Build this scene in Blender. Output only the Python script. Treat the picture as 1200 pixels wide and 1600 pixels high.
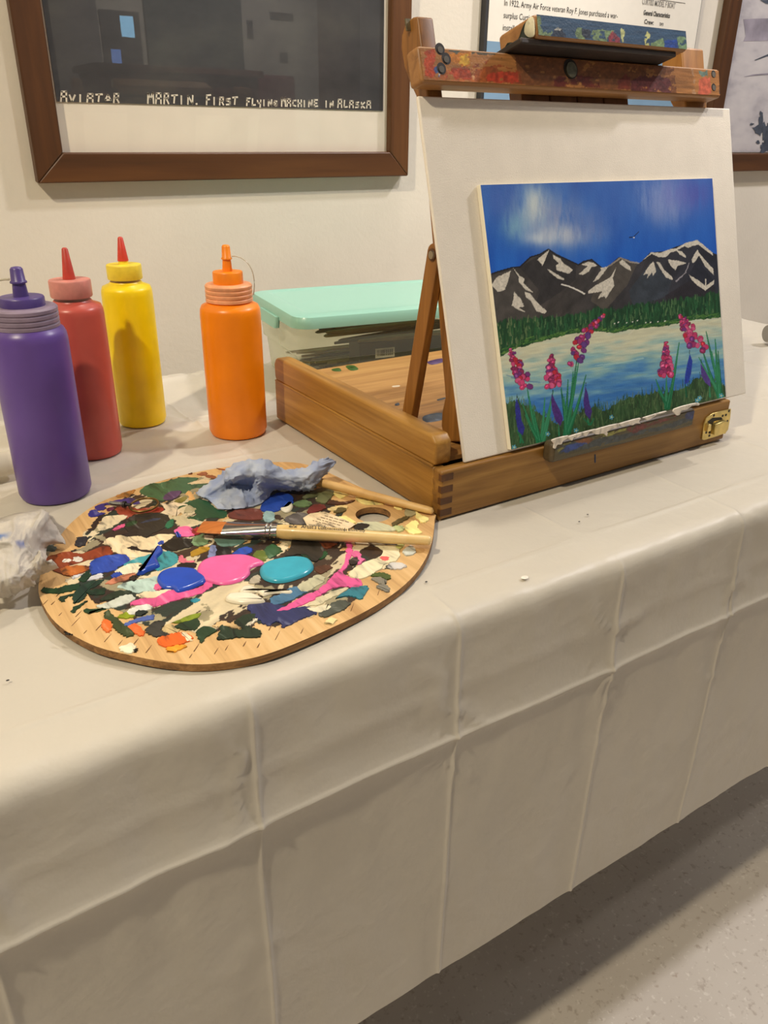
import bpy, bmesh, math, random
import numpy as np
from mathutils import Vector, Matrix

for o in list(bpy.data.objects): bpy.data.objects.remove(o, do_unlink=True)
scene = bpy.context.scene
col = scene.collection
random.seed(7)

# ------------------------------------------------------------------ camera
# coordinates: metres, x along the wall, y towards the wall, z = 0 on the table top (floor at -0.74)
S = 1.0407
CAM_H = .3*S
F_PX, PITCH, ROLL, YAW = 1246.2257, .4451, .0132, -.5818
_cy, _sy, _cp, _sp = math.cos(YAW), math.sin(YAW), math.cos(PITCH), math.sin(PITCH)
FW = np.array([-_sy*_cp, _cy*_cp, -_sp]); _rt = np.array([_cy, _sy, 0.]); _dn = np.cross(FW, _rt)
RT = _rt*math.cos(ROLL) - _dn*math.sin(ROLL); DN = _dn*math.cos(ROLL) + _rt*math.sin(ROLL)
RC = np.array([RT, DN, FW]); CAM = np.array([0, 0, CAM_H])
cam_d = bpy.data.cameras.new('camera'); cam = bpy.data.objects.new('camera', cam_d); col.objects.link(cam)
cam_d.sensor_fit = 'VERTICAL'; cam_d.sensor_height = 36.; cam_d.lens = F_PX/1600*36; cam_d.clip_start = .02
mw = Matrix.Identity(4)
for i in range(3):
    mw[i][0] = RT[i]; mw[i][1] = -DN[i]; mw[i][2] = -FW[i]; mw[i][3] = CAM[i]
cam.matrix_world = mw
scene.camera = cam

# ------------------------------------------------------------------ light
w = bpy.data.worlds.new('world'); scene.world = w; w.use_nodes = True
bg = w.node_tree.nodes['Background']; bg.inputs[0].default_value = (.90, .94, 1., 1); bg.inputs[1].default_value = .10
def lamp(name, loc, energy, color, radius, target=None, cone=None, blend=.6):
    d = bpy.data.lights.new(name, 'SPOT' if cone else 'POINT'); d.energy = energy; d.color = color; d.shadow_soft_size = radius
    o = bpy.data.objects.new(name, d); col.objects.link(o); o.location = loc
    if cone:
        d.spot_size = cone; d.spot_blend = blend
        o.rotation_euler = (Vector(target)-Vector(loc)).to_track_quat('-Z', 'Y').to_euler()
    return o
lamp('track_lamp_key', (-1.15, -.11, 2.0), 130, (1, .865, .635), .05)
lamp('track_lamp_over', (.90, 1.0, 2.0), 36, (1, .92, .80), .04)
lamp('track_lamp_right', (2.3, .22, 2.0), 100, (1., .96, .97), .08)
lamp('track_spot_board', (1.35, -.35, 2.0), 75, (1, .94, .88), .06, (.85, 1.0, .48), math.radians(33), .8)
lamp('fill_spot_floor', (1.5, -.55, 2.0), 34, (1, .93, .86), .06, (1.35, -.25, -.74), math.radians(46), .9)  # added fill without a known fixture, brightens the floor beside the drape
lamp('fill_spot_far_wall', (2.4, -2.7, 1.9), 320, (1, .93, .84), .06, (2.6, -4.2, .7), math.radians(75))  # added fill, brightens the far wall mirrored in the picture glass
vs = scene.view_settings
vs.view_transform = 'Standard'; vs.look = 'None'; vs.gamma = 1; vs.use_curve_mapping = False; vs.exposure = .38

# ------------------------------------------------------------------ pixel -> place helpers
def ray(px, py): return RC.T @ np.array([(px-600)/F_PX, (py-800)/F_PX, 1.])
def onz(px, py, z=0.): r = ray(px, py); return CAM + r*((z-CAM_H)/r[2])
def ony(px, py, Y): r = ray(px, py); return CAM + r*(Y/r[1])
def onx(px, py, X): r = ray(px, py); return CAM + r*(X/r[0])
def hz(px, py, b):
    r = ray(px, py); b = np.array(b)[:2]; k = (b@r[:2])/(r[:2]@r[:2]); return CAM_H + k*r[2]
def project(P):
    c = (np.asarray(P)-CAM) @ RC.T
    return 600+F_PX*c[..., 0]/c[..., 2], 800+F_PX*c[..., 1]/c[..., 2]

# ------------------------------------------------------------------ mesh helpers
class MB:
    def __init__(s): s.v = []; s.f = []
    def add(s, vs_, fs):
        b = len(s.v); s.v += [tuple(map(float, p)) for p in vs_]; s.f += [tuple(b+i for i in f) for f in fs]; return s
    def hexa(s, p):   # 8 points: bottom 4 ring, top 4 ring
        return s.add(p, [(3, 2, 1, 0), (4, 5, 6, 7), (0, 1, 5, 4), (1, 2, 6, 5), (2, 3, 7, 6), (3, 0, 4, 7)])
    def box(s, a, b):
        x0, y0, z0 = a; x1, y1, z1 = b
        return s.hexa([(x0, y0, z0), (x1, y0, z0), (x1, y1, z0), (x0, y1, z0), (x0, y0, z1), (x1, y0, z1), (x1, y1, z1), (x0, y1, z1)])
    def prism(s, pts, vec):
        n = len(pts); vec = np.array(vec); P = [np.array(p, float) for p in pts]
        return s.add(P+[p+vec for p in P], [tuple(range(n))[::-1], tuple(range(n, 2*n))]+[(i, (i+1) % n, n+(i+1) % n, n+i) for i in range(n)])
    def loft(s, secs, cap=True, closed=True):
        n = len(secs[0]); b = []
        for q in secs: b += list(q)
        fs = []
        for k in range(len(secs)-1):
            for i in range(n if closed else n-1):
                j = (i+1) % n; fs.append((k*n+i, k*n+j, (k+1)*n+j, (k+1)*n+i))
        if cap: fs += [tuple(range(n))[::-1], tuple((len(secs)-1)*n+i for i in range(n))]
        return s.add(b, fs)
    def lathe(s, prof, c=(0, 0, 0), n=40, cap=True):
        return s.loft([[(c[0]+r*math.cos(2*math.pi*i/n), c[1]+r*math.sin(2*math.pi*i/n), c[2]+z) for i in range(n)] for r, z in prof], cap)
    def tube(s, path, rad, n=10, flat=1., up=(0, 0, 1)):
        path = [np.array(p, float) for p in path]; m = len(path)
        if not hasattr(rad, '__len__'): rad = [rad]*m
        secs = []
        for k in range(m):
            t = path[min(k+1, m-1)]-path[max(k-1, 0)]; t /= np.linalg.norm(t)
            a = np.cross(t, np.array(up, float))
            if np.linalg.norm(a) < 1e-6: a = np.cross(t, np.array([1., 0, 0]))
            a /= np.linalg.norm(a); b = np.cross(a, t)
            secs.append([path[k]+rad[k]*(math.cos(2*math.pi*i/n)*a+flat*math.sin(2*math.pi*i/n)*b) for i in range(n)])
        return s.loft(secs)
    def build(s, name, mat, parent=None, smooth=None, bevel=0, seg=2, org=None, recalc=True, **props):
        me = bpy.data.meshes.new(name)
        if parent is not None: org = parent_loc(parent)
        elif org is None:
            a = np.array(s.v); org = np.array([(a[:, 0].min()+a[:, 0].max())/2, (a[:, 1].min()+a[:, 1].max())/2, a[:, 2].min()])
        org = np.array(org)
        me.from_pydata([tuple(np.array(p)-org) for p in s.v], [], s.f)
        if recalc:
            bm = bmesh.new(); bm.from_mesh(me); bmesh.ops.recalc_face_normals(bm, faces=bm.faces); bm.to_mesh(me); bm.free()
        if mat: me.materials.append(mat)
        o = bpy.data.objects.new(name, me); col.objects.link(o)
        if parent is not None: o.parent = parent
        else: o.location = org
        if smooth is not None:
            for p in me.polygons: p.use_smooth = True
            me.set_sharp_from_angle(angle=math.radians(smooth))
        if bevel:
            b = o.modifiers.new('bevel', 'BEVEL'); b.width = bevel; b.segments = seg; b.limit_method = 'ANGLE'; b.angle_limit = math.radians(35)
            for p in me.polygons: p.use_smooth = True
            me.set_sharp_from_angle(angle=math.radians(80))
        for k, v in props.items(): o[k] = v
        return o
_ploc = {}
def parent_loc(p):
    loc = np.array(p.location)
    return loc if p.parent is None else loc+parent_loc(p.parent)
def thing(name, loc, label, cat, group=None):
    o = bpy.data.objects.new(name, None); col.objects.link(o); o.location = [float(x) for x in loc]; o.empty_display_size = .02
    o['label'] = label; o['category'] = cat
    if group: o['group'] = group
    return o
def tag(o, label, cat, group=None):
    o['label'] = label; o['category'] = cat
    if group: o['group'] = group
    return o
def box(name, a, b, mat, parent=None, bevel=0, **k): return MB().box(a, b).build(name, mat, parent, bevel=bevel, **k)

# ------------------------------------------------------------------ numpy noise
_rng = np.random.RandomState(3); _tab = _rng.rand(64, 256, 256)
def vnoise(x, y, seed=0):
    t = _tab[seed % 64]; xi = np.floor(x).astype(int); yi = np.floor(y).astype(int); fx = x-xi; fy = y-yi
    fx = fx*fx*(3-2*fx); fy = fy*fy*(3-2*fy); g = lambda a, b: t[a % 256, b % 256]
    return (g(xi, yi)*(1-fx)+g(xi+1, yi)*fx)*(1-fy)+(g(xi, yi+1)*(1-fx)+g(xi+1, yi+1)*fx)*fy
def fbm(x, y, seed=0, o=4):
    r = 0; a = .5
    for k in range(o): r = r+a*vnoise(x*2**k+17*k, y*2**k+5*k, seed+k); a *= .5
    return r/(1-.5**o)
def lin(c):
    c = np.asarray(c, float)/255.
    return np.where(c <= .04045, c/12.92, ((c+.055)/1.055)**2.4)

# ------------------------------------------------------------------ materials
def new_mat(name):
    m = bpy.data.materials.new(name); m.use_nodes = True; nt = m.node_tree
    return m, nt, nt.nodes['Principled BSDF']
def L4(c): a = lin(c); return (float(a[0]), float(a[1]), float(a[2]), 1)
def node(nt, t, **k):
    n = nt.nodes.new(t)
    for a, b in k.items():
        if a.startswith('i_'): n.inputs[a[2:].replace('_', ' ')].default_value = b
        else: setattr(n, a, b)
    return n
def coords(nt, scale=(1, 1, 1), rot=(0, 0, 0), kind='Object'):
    tc = node(nt, 'ShaderNodeTexCoord'); mp = node(nt, 'ShaderNodeMapping')
    mp.inputs['Scale'].default_value = scale; mp.inputs['Rotation'].default_value = rot
    nt.links.new(tc.outputs[kind], mp.inputs[0]); return mp.outputs[0]
def ramp(nt, src, stops):
    r = node(nt, 'ShaderNodeValToRGB'); e = r.color_ramp.elements
    while len(e) < len(stops): e.new(.5)
    for q, (p, c) in zip(e, stops): q.position = p; q.color = L4(c) if len(c) == 3 else c
    nt.links.new(src, r.inputs[0]); return r.outputs[0]
def bump(nt, bs, h, strength=.3, dist=.001):
    b = node(nt, 'ShaderNodeBump'); b.inputs['Strength'].default_value = strength; b.inputs['Distance'].default_value = dist
    nt.links.new(h, b.inputs['Height']); nt.links.new(b.outputs[0], bs.inputs['Normal'])
def plain(name, c, rough=.5, var=.08, scale=60, bmp=.0, bscale=300, spec=.5, metal=0, coat=0):
    m, nt, bs = new_mat(name)
    v = coords(nt); n = node(nt, 'ShaderNodeTexNoise', i_Scale=scale, i_Detail=3.); nt.links.new(v, n.inputs['Vector'])
    c = np.array(c, float)
    o = ramp(nt, n.outputs[0], [(.3, tuple(c*(1-var))), (.7, tuple(np.minimum(255, c*(1+var*.6))))])
    nt.links.new(o, bs.inputs['Base Color']); bs.inputs['Roughness'].default_value = rough
    bs.inputs['Specular IOR Level'].default_value = spec; bs.inputs['Metallic'].default_value = metal; bs.inputs['Coat Weight'].default_value = coat
    if bmp:
        n2 = node(nt, 'ShaderNodeTexNoise', i_Scale=bscale, i_Detail=3.); nt.links.new(v, n2.inputs['Vector']); bump(nt, bs, n2.outputs[0], bmp)
    return m
def wood(name, dark, mid, light, axis='x', rough=.45, gs=1., coat=.0, bmp=.15, rot=0.):
    m, nt, bs = new_mat(name)
    k = {'x': (5, 90, 90), 'y': (90, 5, 90), 'z': (90, 90, 5)}[axis]; k = tuple(q*gs for q in k)
    v = coords(nt, k, (0, 0, rot))
    n = node(nt, 'ShaderNodeTexNoise', i_Scale=1., i_Detail=5., i_Roughness=.6, i_Distortion=.6); nt.links.new(v, n.inputs['Vector'])
    v2 = coords(nt, tuple(q*.12 for q in k), (0, 0, rot)); n2 = node(nt, 'ShaderNodeTexNoise', i_Scale=1., i_Detail=2.); nt.links.new(v2, n2.inputs['Vector'])
    mx = node(nt, 'ShaderNodeMix', data_type='FLOAT'); mx.inputs[0].default_value = .45
    nt.links.new(n.outputs[0], mx.inputs[2]); nt.links.new(n2.outputs[0], mx.inputs[3])
    o = ramp(nt, mx.outputs[0], [(.32, dark), (.5, mid), (.66, light)])
    nt.links.new(o, bs.inputs['Base Color']); bs.inputs['Roughness'].default_value = rough; bs.inputs['Coat Weight'].default_value = coat
    bump(nt, bs, n.outputs[0], bmp, .0006); return m
def vcol(name, rough=.45, bmp=.25, bscale=900, spec=.4):
    m, nt, bs = new_mat(name)
    a = node(nt, 'ShaderNodeAttribute', attribute_name='paint'); nt.links.new(a.outputs[0], bs.inputs['Base Color'])
    bs.inputs['Roughness'].default_value = rough; bs.inputs['Specular IOR Level'].default_value = spec
    n = node(nt, 'ShaderNodeTexNoise', i_Scale=bscale, i_Detail=2.); nt.links.new(coords(nt), n.inputs['Vector']); bump(nt, bs, n.outputs[0], bmp, .0006)
    return m
def schlick(nt, f0):    # Fresnel reflectance, the same for both faces of a thin sheet
    lw = node(nt, 'ShaderNodeLayerWeight'); lw.inputs[0].default_value = .5
    p = node(nt, 'ShaderNodeMath', operation='POWER'); p.inputs[1].default_value = 5.; nt.links.new(lw.outputs['Facing'], p.inputs[0])
    a = node(nt, 'ShaderNodeMath', operation='MULTIPLY_ADD'); a.inputs[1].default_value = 1-f0; a.inputs[2].default_value = f0; nt.links.new(p.outputs[0], a.inputs[0])
    return a.outputs[0]
def clear_plastic(name, tint, keep=.75, rough=.12, ior=1.45):
    m, nt, bs = new_mat(name)
    bs.inputs['Base Color'].default_value = L4(tint); bs.inputs['Roughness'].default_value = rough
    t = node(nt, 'ShaderNodeBsdfTransparent'); t.inputs[0].default_value = L4(np.minimum(255, np.array(tint)*1.05))
    mx = node(nt, 'ShaderNodeMixShader'); lw_o = schlick(nt, ((ior-1)/(ior+1))**2)
    ma = node(nt, 'ShaderNodeMath', operation='MULTIPLY_ADD'); ma.inputs[1].default_value = 1.0; ma.inputs[2].default_value = 1-keep; ma.use_clamp = True
    nt.links.new(lw_o, ma.inputs[0]); nt.links.new(ma.outputs[0], mx.inputs[0])
    nt.links.new(t.outputs[0], mx.inputs[1]); nt.links.new(bs.outputs[0], mx.inputs[2])
    nt.links.new(mx.outputs[0], nt.nodes['Material Output'].inputs[0]); return m
def pane_glass(name):
    m, nt, bs = new_mat(name); nt.nodes.remove(bs)
    t = node(nt, 'ShaderNodeBsdfTransparent'); g = node(nt, 'ShaderNodeBsdfGlossy'); g.inputs['Roughness'].default_value = .005
    f = schlick(nt, .022); mx = node(nt, 'ShaderNodeMixShader')
    nt.links.new(f, mx.inputs[0]); nt.links.new(t.outputs[0], mx.inputs[1]); nt.links.new(g.outputs[0], mx.inputs[2])
    nt.links.new(mx.outputs[0], nt.nodes['Material Output'].inputs[0]); return m
def emit(name, c, s):
    m, nt, bs = new_mat(name); bs.inputs['Base Color'].default_value = L4(c); bs.inputs['Emission Color'].default_value = L4(c); bs.inputs['Emission Strength'].default_value = s; return m
_pm = {}
def paint_mat(c, rough=.38):
    k = (tuple(int(q) for q in c), rough)
    if k not in _pm: _pm[k] = streaky(c, rough)
    return _pm[k]
def streaky(c, rough):
    m, nt, bs = new_mat('paint_%d_%d_%d' % tuple(int(q) for q in c)); c = np.array(c, float); v = coords(nt, (130, 45, 60), (0, 0, .7))
    n = node(nt, 'ShaderNodeTexNoise', i_Scale=1., i_Detail=4., i_Distortion=.8); nt.links.new(v, n.inputs['Vector'])
    o = ramp(nt, n.outputs[0], [(.30, tuple(c*.62)), (.42, tuple(c*.95)), (.60, tuple(np.minimum(255, c*1.05))), (.72, tuple(np.minimum(255, c*.75+62)))])
    nt.links.new(o, bs.inputs['Base Color']); bs.inputs['Roughness'].default_value = rough; bs.inputs['Specular IOR Level'].default_value = .45
    bump(nt, bs, n.outputs[0], .5, .0008); return m

M_wall = plain('wall_paint', (226, 218, 204), .75, .02, 8, .35, 170, .2)
M_frame = wood('frame_walnut', (58, 34, 14), (84, 50, 22), (102, 64, 30), 'x', .42, .5)
M_frame_v = wood('frame_walnut_upright', (58, 34, 14), (84, 50, 22), (102, 64, 30), 'z', .42, .5)
M_mat = plain('mat_board', (232, 222, 205), .8, .02, 20)
M_easel_x = wood('easel_wood_x', (92, 60, 20), (142, 100, 42), (176, 132, 64), 'x', .48, .9)
M_easel_y = wood('easel_wood_y', (104, 70, 22), (160, 114, 46), (192, 146, 70), 'y', .45, .9)
M_easel_z = wood('easel_wood_z', (106, 66, 24), (152, 102, 44), (180, 128, 62), 'z', .45, .9)
M_easel_dk = wood('easel_wood_dark', (70, 40, 18), (98, 60, 28), (120, 76, 38), 'z', .5, .8)
M_easel_floor = wood('easel_panel', (92, 60, 28), (160, 116, 62), (188, 146, 86), 'x', .55, 1.1, 0, .3)
M_endgrain = wood('end_grain', (66, 38, 14), (88, 52, 20), (108, 68, 28), 'y', .5, .8)
M_screw = plain('steel', (170, 168, 160), .3, .05, 60, metal=1)
M_brass = plain('brass_plated', (214, 190, 120), .3, .10, 80, .1, 300, metal=.85)
M_black = plain('black_paint', (22, 20, 18), .5, .1)
M_canvas = plain('canvas_white', (234, 226, 214), .8, .015, 40, .35, 900, .2)
M_canvas_edge = plain('canvas_edge', (238, 230, 208), .8, .02, 60)

# ------------------------------------------------------------------ room shell
YW = 1.2; FLOOR = -.74
def struct(o): o['kind'] = 'structure'; return o
def floor_mat():
    m, nt, bs = new_mat('speckled_vinyl')
    v = coords(nt)
    n = node(nt, 'ShaderNodeTexNoise', i_Scale=6., i_Detail=3.); nt.links.new(v, n.inputs['Vector'])
    base = ramp(nt, n.outputs[0], [(.3, (198, 188, 177)), (.7, (208, 199, 188))])
    def speck(scale, lo, hi, c, prev):
        q = node(nt, 'ShaderNodeTexNoise', i_Scale=scale, i_Detail=2.); nt.links.new(v, q.inputs['Vector'])
        k = ramp(nt, q.outputs[0], [(lo, (0, 0, 0)), (hi, (255, 255, 255))])
        mx = node(nt, 'ShaderNodeMix', data_type='RGBA'); nt.links.new(k, mx.inputs[0]); nt.links.new(prev, mx.inputs[6]); mx.inputs[7].default_value = L4(c); return mx.outputs[2]
    c = speck(110, .60, .72, (182, 170, 158), base); c = speck(150, .62, .72, (218, 210, 200), c); c = speck(80, .66, .76, (176, 160, 146), c)
    nt.links.new(c, bs.inputs['Base Color']); bs.inputs['Roughness'].default_value = .45; return m
struct(box('floor', (-4, -4.2, FLOOR-.05), (6, 1.25, FLOOR), floor_mat()))
struct(box('wall_back', (-4, YW, FLOOR), (6, YW+.1, 2.2), M_wall))
struct(box('wall_opposite', (-4, -4.3, FLOOR), (6, -4.2, 2.2), plain('far_wall', (176, 172, 164), .8, .03, 3)))
struct(box('baseboard_back', (-4, YW-.014, FLOOR), (6, YW, FLOOR+.1), plain('baseboard', (90, 84, 80), .5), bevel=.003))

# ------------------------------------------------------------------ table
tb = thing('folding_table', (.5, .73, FLOOR), 'long folding table hidden under a white plastic tablecloth', 'table')
TX0, TX1, TY0, TY1 = -.41, 1.405, .383, 1.085
box('table_top', (TX0, TY0, -.044), (TX1, TY1, -.014), plain('table_plastic', (200, 198, 192), .6), tb, bevel=.008)
M_leg = plain('table_leg', (90, 90, 92), .4, metal=.6)
for lx in (TX0+.22, TX1-.22):
    for ly in (TY0+.1, TY1-.1):
        MB().tube([(lx, ly, FLOOR), (lx, ly, -.045)], .014, 12).build('leg', M_leg, tb, smooth=40)
    MB().tube([(lx, TY0+.1, FLOOR+.25), (lx, TY1-.1, FLOOR+.25)], .011, 10).build('crossbar', M_leg, tb, smooth=40)

# tablecloth: one sheet bent over front, back and right edges, with folding creases
def cloth():
    R = .016; XE = 1.42; YF = .3706; YB = 1.095; DROPF = .386-R*.43; DROPB = .25; DROPR = .30
    creX = [-.34, -.183, -.018, .147, .3106, .4776, .6432, .81, .97, 1.13, 1.29]
    creB = [-.098, .045, .21, .375, .54, .70]     # along b: b=0 at the front edge, negative on the drop
    def samples(lo, hi, step, cre):
        a = list(np.arange(lo, hi+1e-6, step))
        for c in cre:
            a += [c+d for d in (-.009, -.006, -.004, -.0025, -.0012, 0, .0012, .0025, .004, .006, .009) if lo < c+d < hi]
        a = sorted(a); out = [a[0]]
        for q in a[1:]:
            if q-out[-1] > .0007: out.append(q)
        return np.array(out)
    A = samples(-.5, XE+DROPR, .0055, creX); B = samples(-DROPF, YB-YF+DROPB, .0055, creB)
    a, b = np.meshgrid(A, B, indexing='ij')
    def bend(e):     # distance past the edge start -> (out, down)
        e = np.maximum(e, 0); q = np.pi*R/2; th = np.minimum(e, q)/R
        return R*np.sin(th), R*(1-np.cos(th))+np.maximum(e-q, 0)
    of, df = bend(-(b-R)); ob, db = bend(b-(YB-YF-R)); orr, dr = bend(a-(XE-R))
    x = np.minimum(a, XE-R)+orr; y = YF+np.clip(b, R, YB-YF-R)-of+ob; z = -np.sqrt(df**2+db**2+dr**2)
    front = np.clip(df/(.02), 0, 1); top = 1-np.clip((df+db+dr)/.012, 0, 1)
    # relief measured along the local normal
    h = np.zeros_like(a)
    # the lower crease stands proud: lit above, shaded below
    wob = .006*(vnoise(a*9, a*0, 5)-.5)
    d = b+.098+wob
    amp = .0055*(.75+.5*vnoise(a*5, a*0+3, 9))
    h += front*amp*np.exp(-np.abs(d)/.016)+front*.0014*np.exp(-(d/.0022)**2)
    d2 = b+.055; h += front*.0012*np.exp(-np.abs(d2)/.006)
    for i, c in enumerate(creX):
        dd = a-c-.004*(vnoise(b*7+i, b*0, 11)-.5)
        s = 1 if i % 2 else -1
        h += .0013*np.exp(-(dd/.0016)**2)*(.5+.5*front)
        h += (front*.0016+top*.0009)*np.exp(-np.abs(dd)/.010)*(1 if s > 0 else .6)
    for c in creB[1:]:
        dd = b-c; h += top*(.0010*np.exp(-(dd/.0028)**2)+.0009*np.exp(-np.abs(dd)/.02))
    # gathers where the creases go over the edge, long soft waves on the drop
    h += front*.006*(fbm(a*4.2, b*1.4, 14, 3)-.5)*np.clip((-b)/.12, 0, 1)
    h += front*.0035*(fbm(a*26, b*8, 21, 3)-.5)
    rw_ = np.abs(fbm(a*13+b*6, b*13-a*4, 27, 3)-.5); near = sum(np.exp(-((a-c)/.035)**2) for c in creX)
    h += front*.0030*np.exp(-rw_/.03)*near*np.clip(1.2-(-b)/.3, .2, 1)
    edge = np.exp(-(b/.035)**2)
    h += edge*.006*(fbm(a*16, b*9, 31, 3)-.5)
    # crumpled area near the wall behind the bottles
    back = np.clip((b-.30)/.25, 0, 1)*np.clip((.62-a)/.2, 0, 1)
    r1 = np.abs(fbm(a*11+3, b*11, 41, 3)-.5)*2
    h -= top*back*.009*(1-np.exp(-r1/.16))
    h += top*.0028*(fbm(a*7, b*7, 51, 3)-.5)
    hill = np.clip((b-.66)/.06, 0, 1)*top; h += hill*.006*fbm(a*14, b*3, 44, 2)
    h = np.where(top > .5, np.minimum(h, .0016), h)
    for cx, cy, rr_ in [(.1185, .744, .036), (.1785, .832, .033), (.2522, .903, .032), (.334, .8125, .036), (.075, 1.02, .033)]:   # pressed flat where the bottles stand
        k_ = np.clip((np.hypot(x-cx, y-cy)-rr_)/.02, 0, 1); h = h*k_+.0014*(1-k_)*top
    k_ = np.clip(np.maximum(np.maximum(.386-x, x-.80), np.maximum(.50-y, y-1.06))/.02, 0, 1); h = np.where(top > .5, h*k_+.0005*(1-k_), h)
    # grid normals
    P = np.stack([x, y, z], -1); du = np.gradient(P, axis=0); dv = np.gradient(P, axis=1); N = np.cross(du, dv); N /= np.linalg.norm(N, axis=-1, keepdims=True)+1e-12
    P = P+N*(h[..., None])
    P[..., 2] -= top*.0016
    na, nb = a.shape; idx = np.arange(na*nb).reshape(na, nb)
    f = np.stack([idx[:-1, :-1], idx[1:, :-1], idx[1:, 1:], idx[:-1, 1:]], -1).reshape(-1, 4)
    me = bpy.data.meshes.new('tablecloth'); org = np.array([.5, .73, 0])
    me.from_pydata((P.reshape(-1, 3)-org).tolist(), [], f.tolist())
    for p in me.polygons: p.use_smooth = True
    m, nt, bs = new_mat('cloth_plastic')
    v = coords(nt); n = node(nt, 'ShaderNodeTexNoise', i_Scale=5., i_Detail=3.); nt.links.new(v, n.inputs['Vector'])
    nt.links.new(ramp(nt, n.outputs[0], [(.3, (192, 185, 172)), (.7, (200, 193, 180))]), bs.inputs['Base Color'])
    bs.inputs['Roughness'].default_value = .42; bs.inputs['Specular IOR Level'].default_value = .35
    n2 = node(nt, 'ShaderNodeTexNoise', i_Scale=38., i_Detail=4.); nt.links.new(v, n2.inputs['Vector']); bump(nt, bs, n2.outputs[0], .35, .004)
    me.materials.append(m)
    o = bpy.data.objects.new('tablecloth', me); col.objects.link(o); o.location = org
    return tag(o, 'white creased plastic tablecloth draped over the long table', 'tablecloth')
CLOTH = cloth()

# ------------------------------------------------------------------ painter (colours a fine grid from traced outlines)
class Painter:
    def __init__(s, P):
        s.P = P; s.px, s.py = project(P); s.c = np.zeros(P.shape[:2]+(3,)); s.qx, s.qy = s.px, s.py
    def jitter(s, amt, sc=.15, seed=0):
        s.qx = s.px+amt*(fbm(s.px*sc, s.py*sc, seed, 3)-.5)*2; s.qy = s.py+amt*(fbm(s.px*sc+50, s.py*sc, seed+3, 3)-.5)*2
    def poly(s, pts):
        x, y = s.qx, s.qy; ins = np.zeros(x.shape, bool); n = len(pts)
        for i in range(n):
            x1, y1 = pts[i]; x2, y2 = pts[(i+1) % n]
            if y1 == y2: continue
            c = (y1 > y) != (y2 > y); ins ^= c & (x < (x2-x1)*(y-y1)/(y2-y1)+x1)
        return ins
    def fill(s, pts, c, var=0., a=1., dirn=(.3, .05), seed=1):
        m = s.poly(pts); s.put(m, c, var, a, dirn, seed); return m
    def put(s, m, c, var=0., a=1., dirn=(.3, .05), seed=1):
        k = 1+var*(fbm(s.px[m]*dirn[0], s.py[m]*dirn[1], seed, 3)-.5)*2
        s.c[m] = s.c[m]*(1-a)+np.clip(np.array(c, float)*k[:, None], 0, 255)*a
    def stroke(s, pts, w0, w1, c, var=0., a=1.):
        xs = [p[0] for p in pts]; ys = [p[1] for p in pts]; mw_ = max(w0, w1)+1
        bb = (s.qx > min(xs)-mw_) & (s.qx < max(xs)+mw_) & (s.qy > min(ys)-mw_) & (s.qy < max(ys)+mw_)
        if not bb.any(): return
        x, y = s.qx[bb], s.qy[bb]; m = np.zeros(x.shape, bool); n = len(pts)-1
        for i in range(n):
            ax, ay = pts[i]; bx, by = pts[i+1]; dx, dy = bx-ax, by-ay; l = dx*dx+dy*dy+1e-9
            t = np.clip(((x-ax)*dx+(y-ay)*dy)/l, 0, 1); dist = np.hypot(x-ax-t*dx, y-ay-t*dy)
            m |= dist < (w0+(w1-w0)*(i+t)/n)/2
        full = np.zeros(s.px.shape, bool); full[bb] = m; s.put(full, c, var, a)
    def soft(s, cx, cy, rx, ry, c, a, nx=.12, ny=.03, seed=2):
        g = np.exp(-((s.px-cx)/rx)**2-((s.py-cy)/ry)**2)*np.clip(fbm(s.px*nx, s.py*ny, seed, 4)*2.6-.55, 0, 1)*a
        g = np.clip(g, 0, 1)[..., None]; s.c = s.c*(1-g)+np.array(c, float)*g
def grid_object(P, C, name, mat, parent=None, org=None, keep=None):
    nu, nv = P.shape[:2]; idx = np.arange(nu*nv).reshape(nu, nv)
    f = np.stack([idx[:-1, :-1], idx[1:, :-1], idx[1:, 1:], idx[:-1, 1:]], -1).reshape(-1, 4)
    p = P.reshape(-1, 3); c = C.reshape(-1, 3)
    if keep is not None:
        k = keep.reshape(-1); f = f[k[f].all(1)]; used = np.unique(f); mp = -np.ones(len(p), int); mp[used] = np.arange(len(used)); p = p[used]; c = c[used]; f = mp[f]
    me = bpy.data.meshes.new(name); org = parent_loc(parent) if parent else np.array(org)
    me.from_pydata((p-org).tolist(), [], f.tolist())
    at = me.color_attributes.new('paint', 'FLOAT_COLOR', 'POINT')
    rgba = np.ones((len(p), 4)); rgba[:, :3] = lin(np.clip(c, 0, 255)); at.data.foreach_set('color', rgba.ravel())
    me.materials.append(mat)
    for q in me.polygons: q.use_smooth = True
    o = bpy.data.objects.new(name, me); col.objects.link(o)
    if parent: o.parent = parent
    else: o.location = org
    return o
ZONES = {'A': (40, 700, 1.818), 'L': (60, 840, 6.6667), 'M': (180, 820, 6.6667), 'N': (330, 860, 6.6667), 'O': (480, 840, 6.6667), 'P': (220, 720, 8.571), 'Q': (140, 760, 9.23),
         'R': (360, 720, 3.529), 'T': (60, 860, 3.529), 'W': (720, 260, 2.6667), 'X': (730, 270, 5.4545), 'Y': (930, 270, 5.4545), 'Z': (750, 480, 6.), 'B': (290, 700, 4.8), 'V': (0, 780, 8.571),
         'K': (740, 0, 2.609), 'J': (560, 0, 5.3333), 'I': (760, 0, 5.), 'H': (1000, 0, 5.3333), 'G': (840, 600, 3.871), 'U': (1040, 560, 7.5), 'E': (600, 600, 6.)}
def Zn(k, pts): x0, y0, s = ZONES[k]; return [(x0+p[0]/s, y0+p[1]/s) for p in pts]

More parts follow.
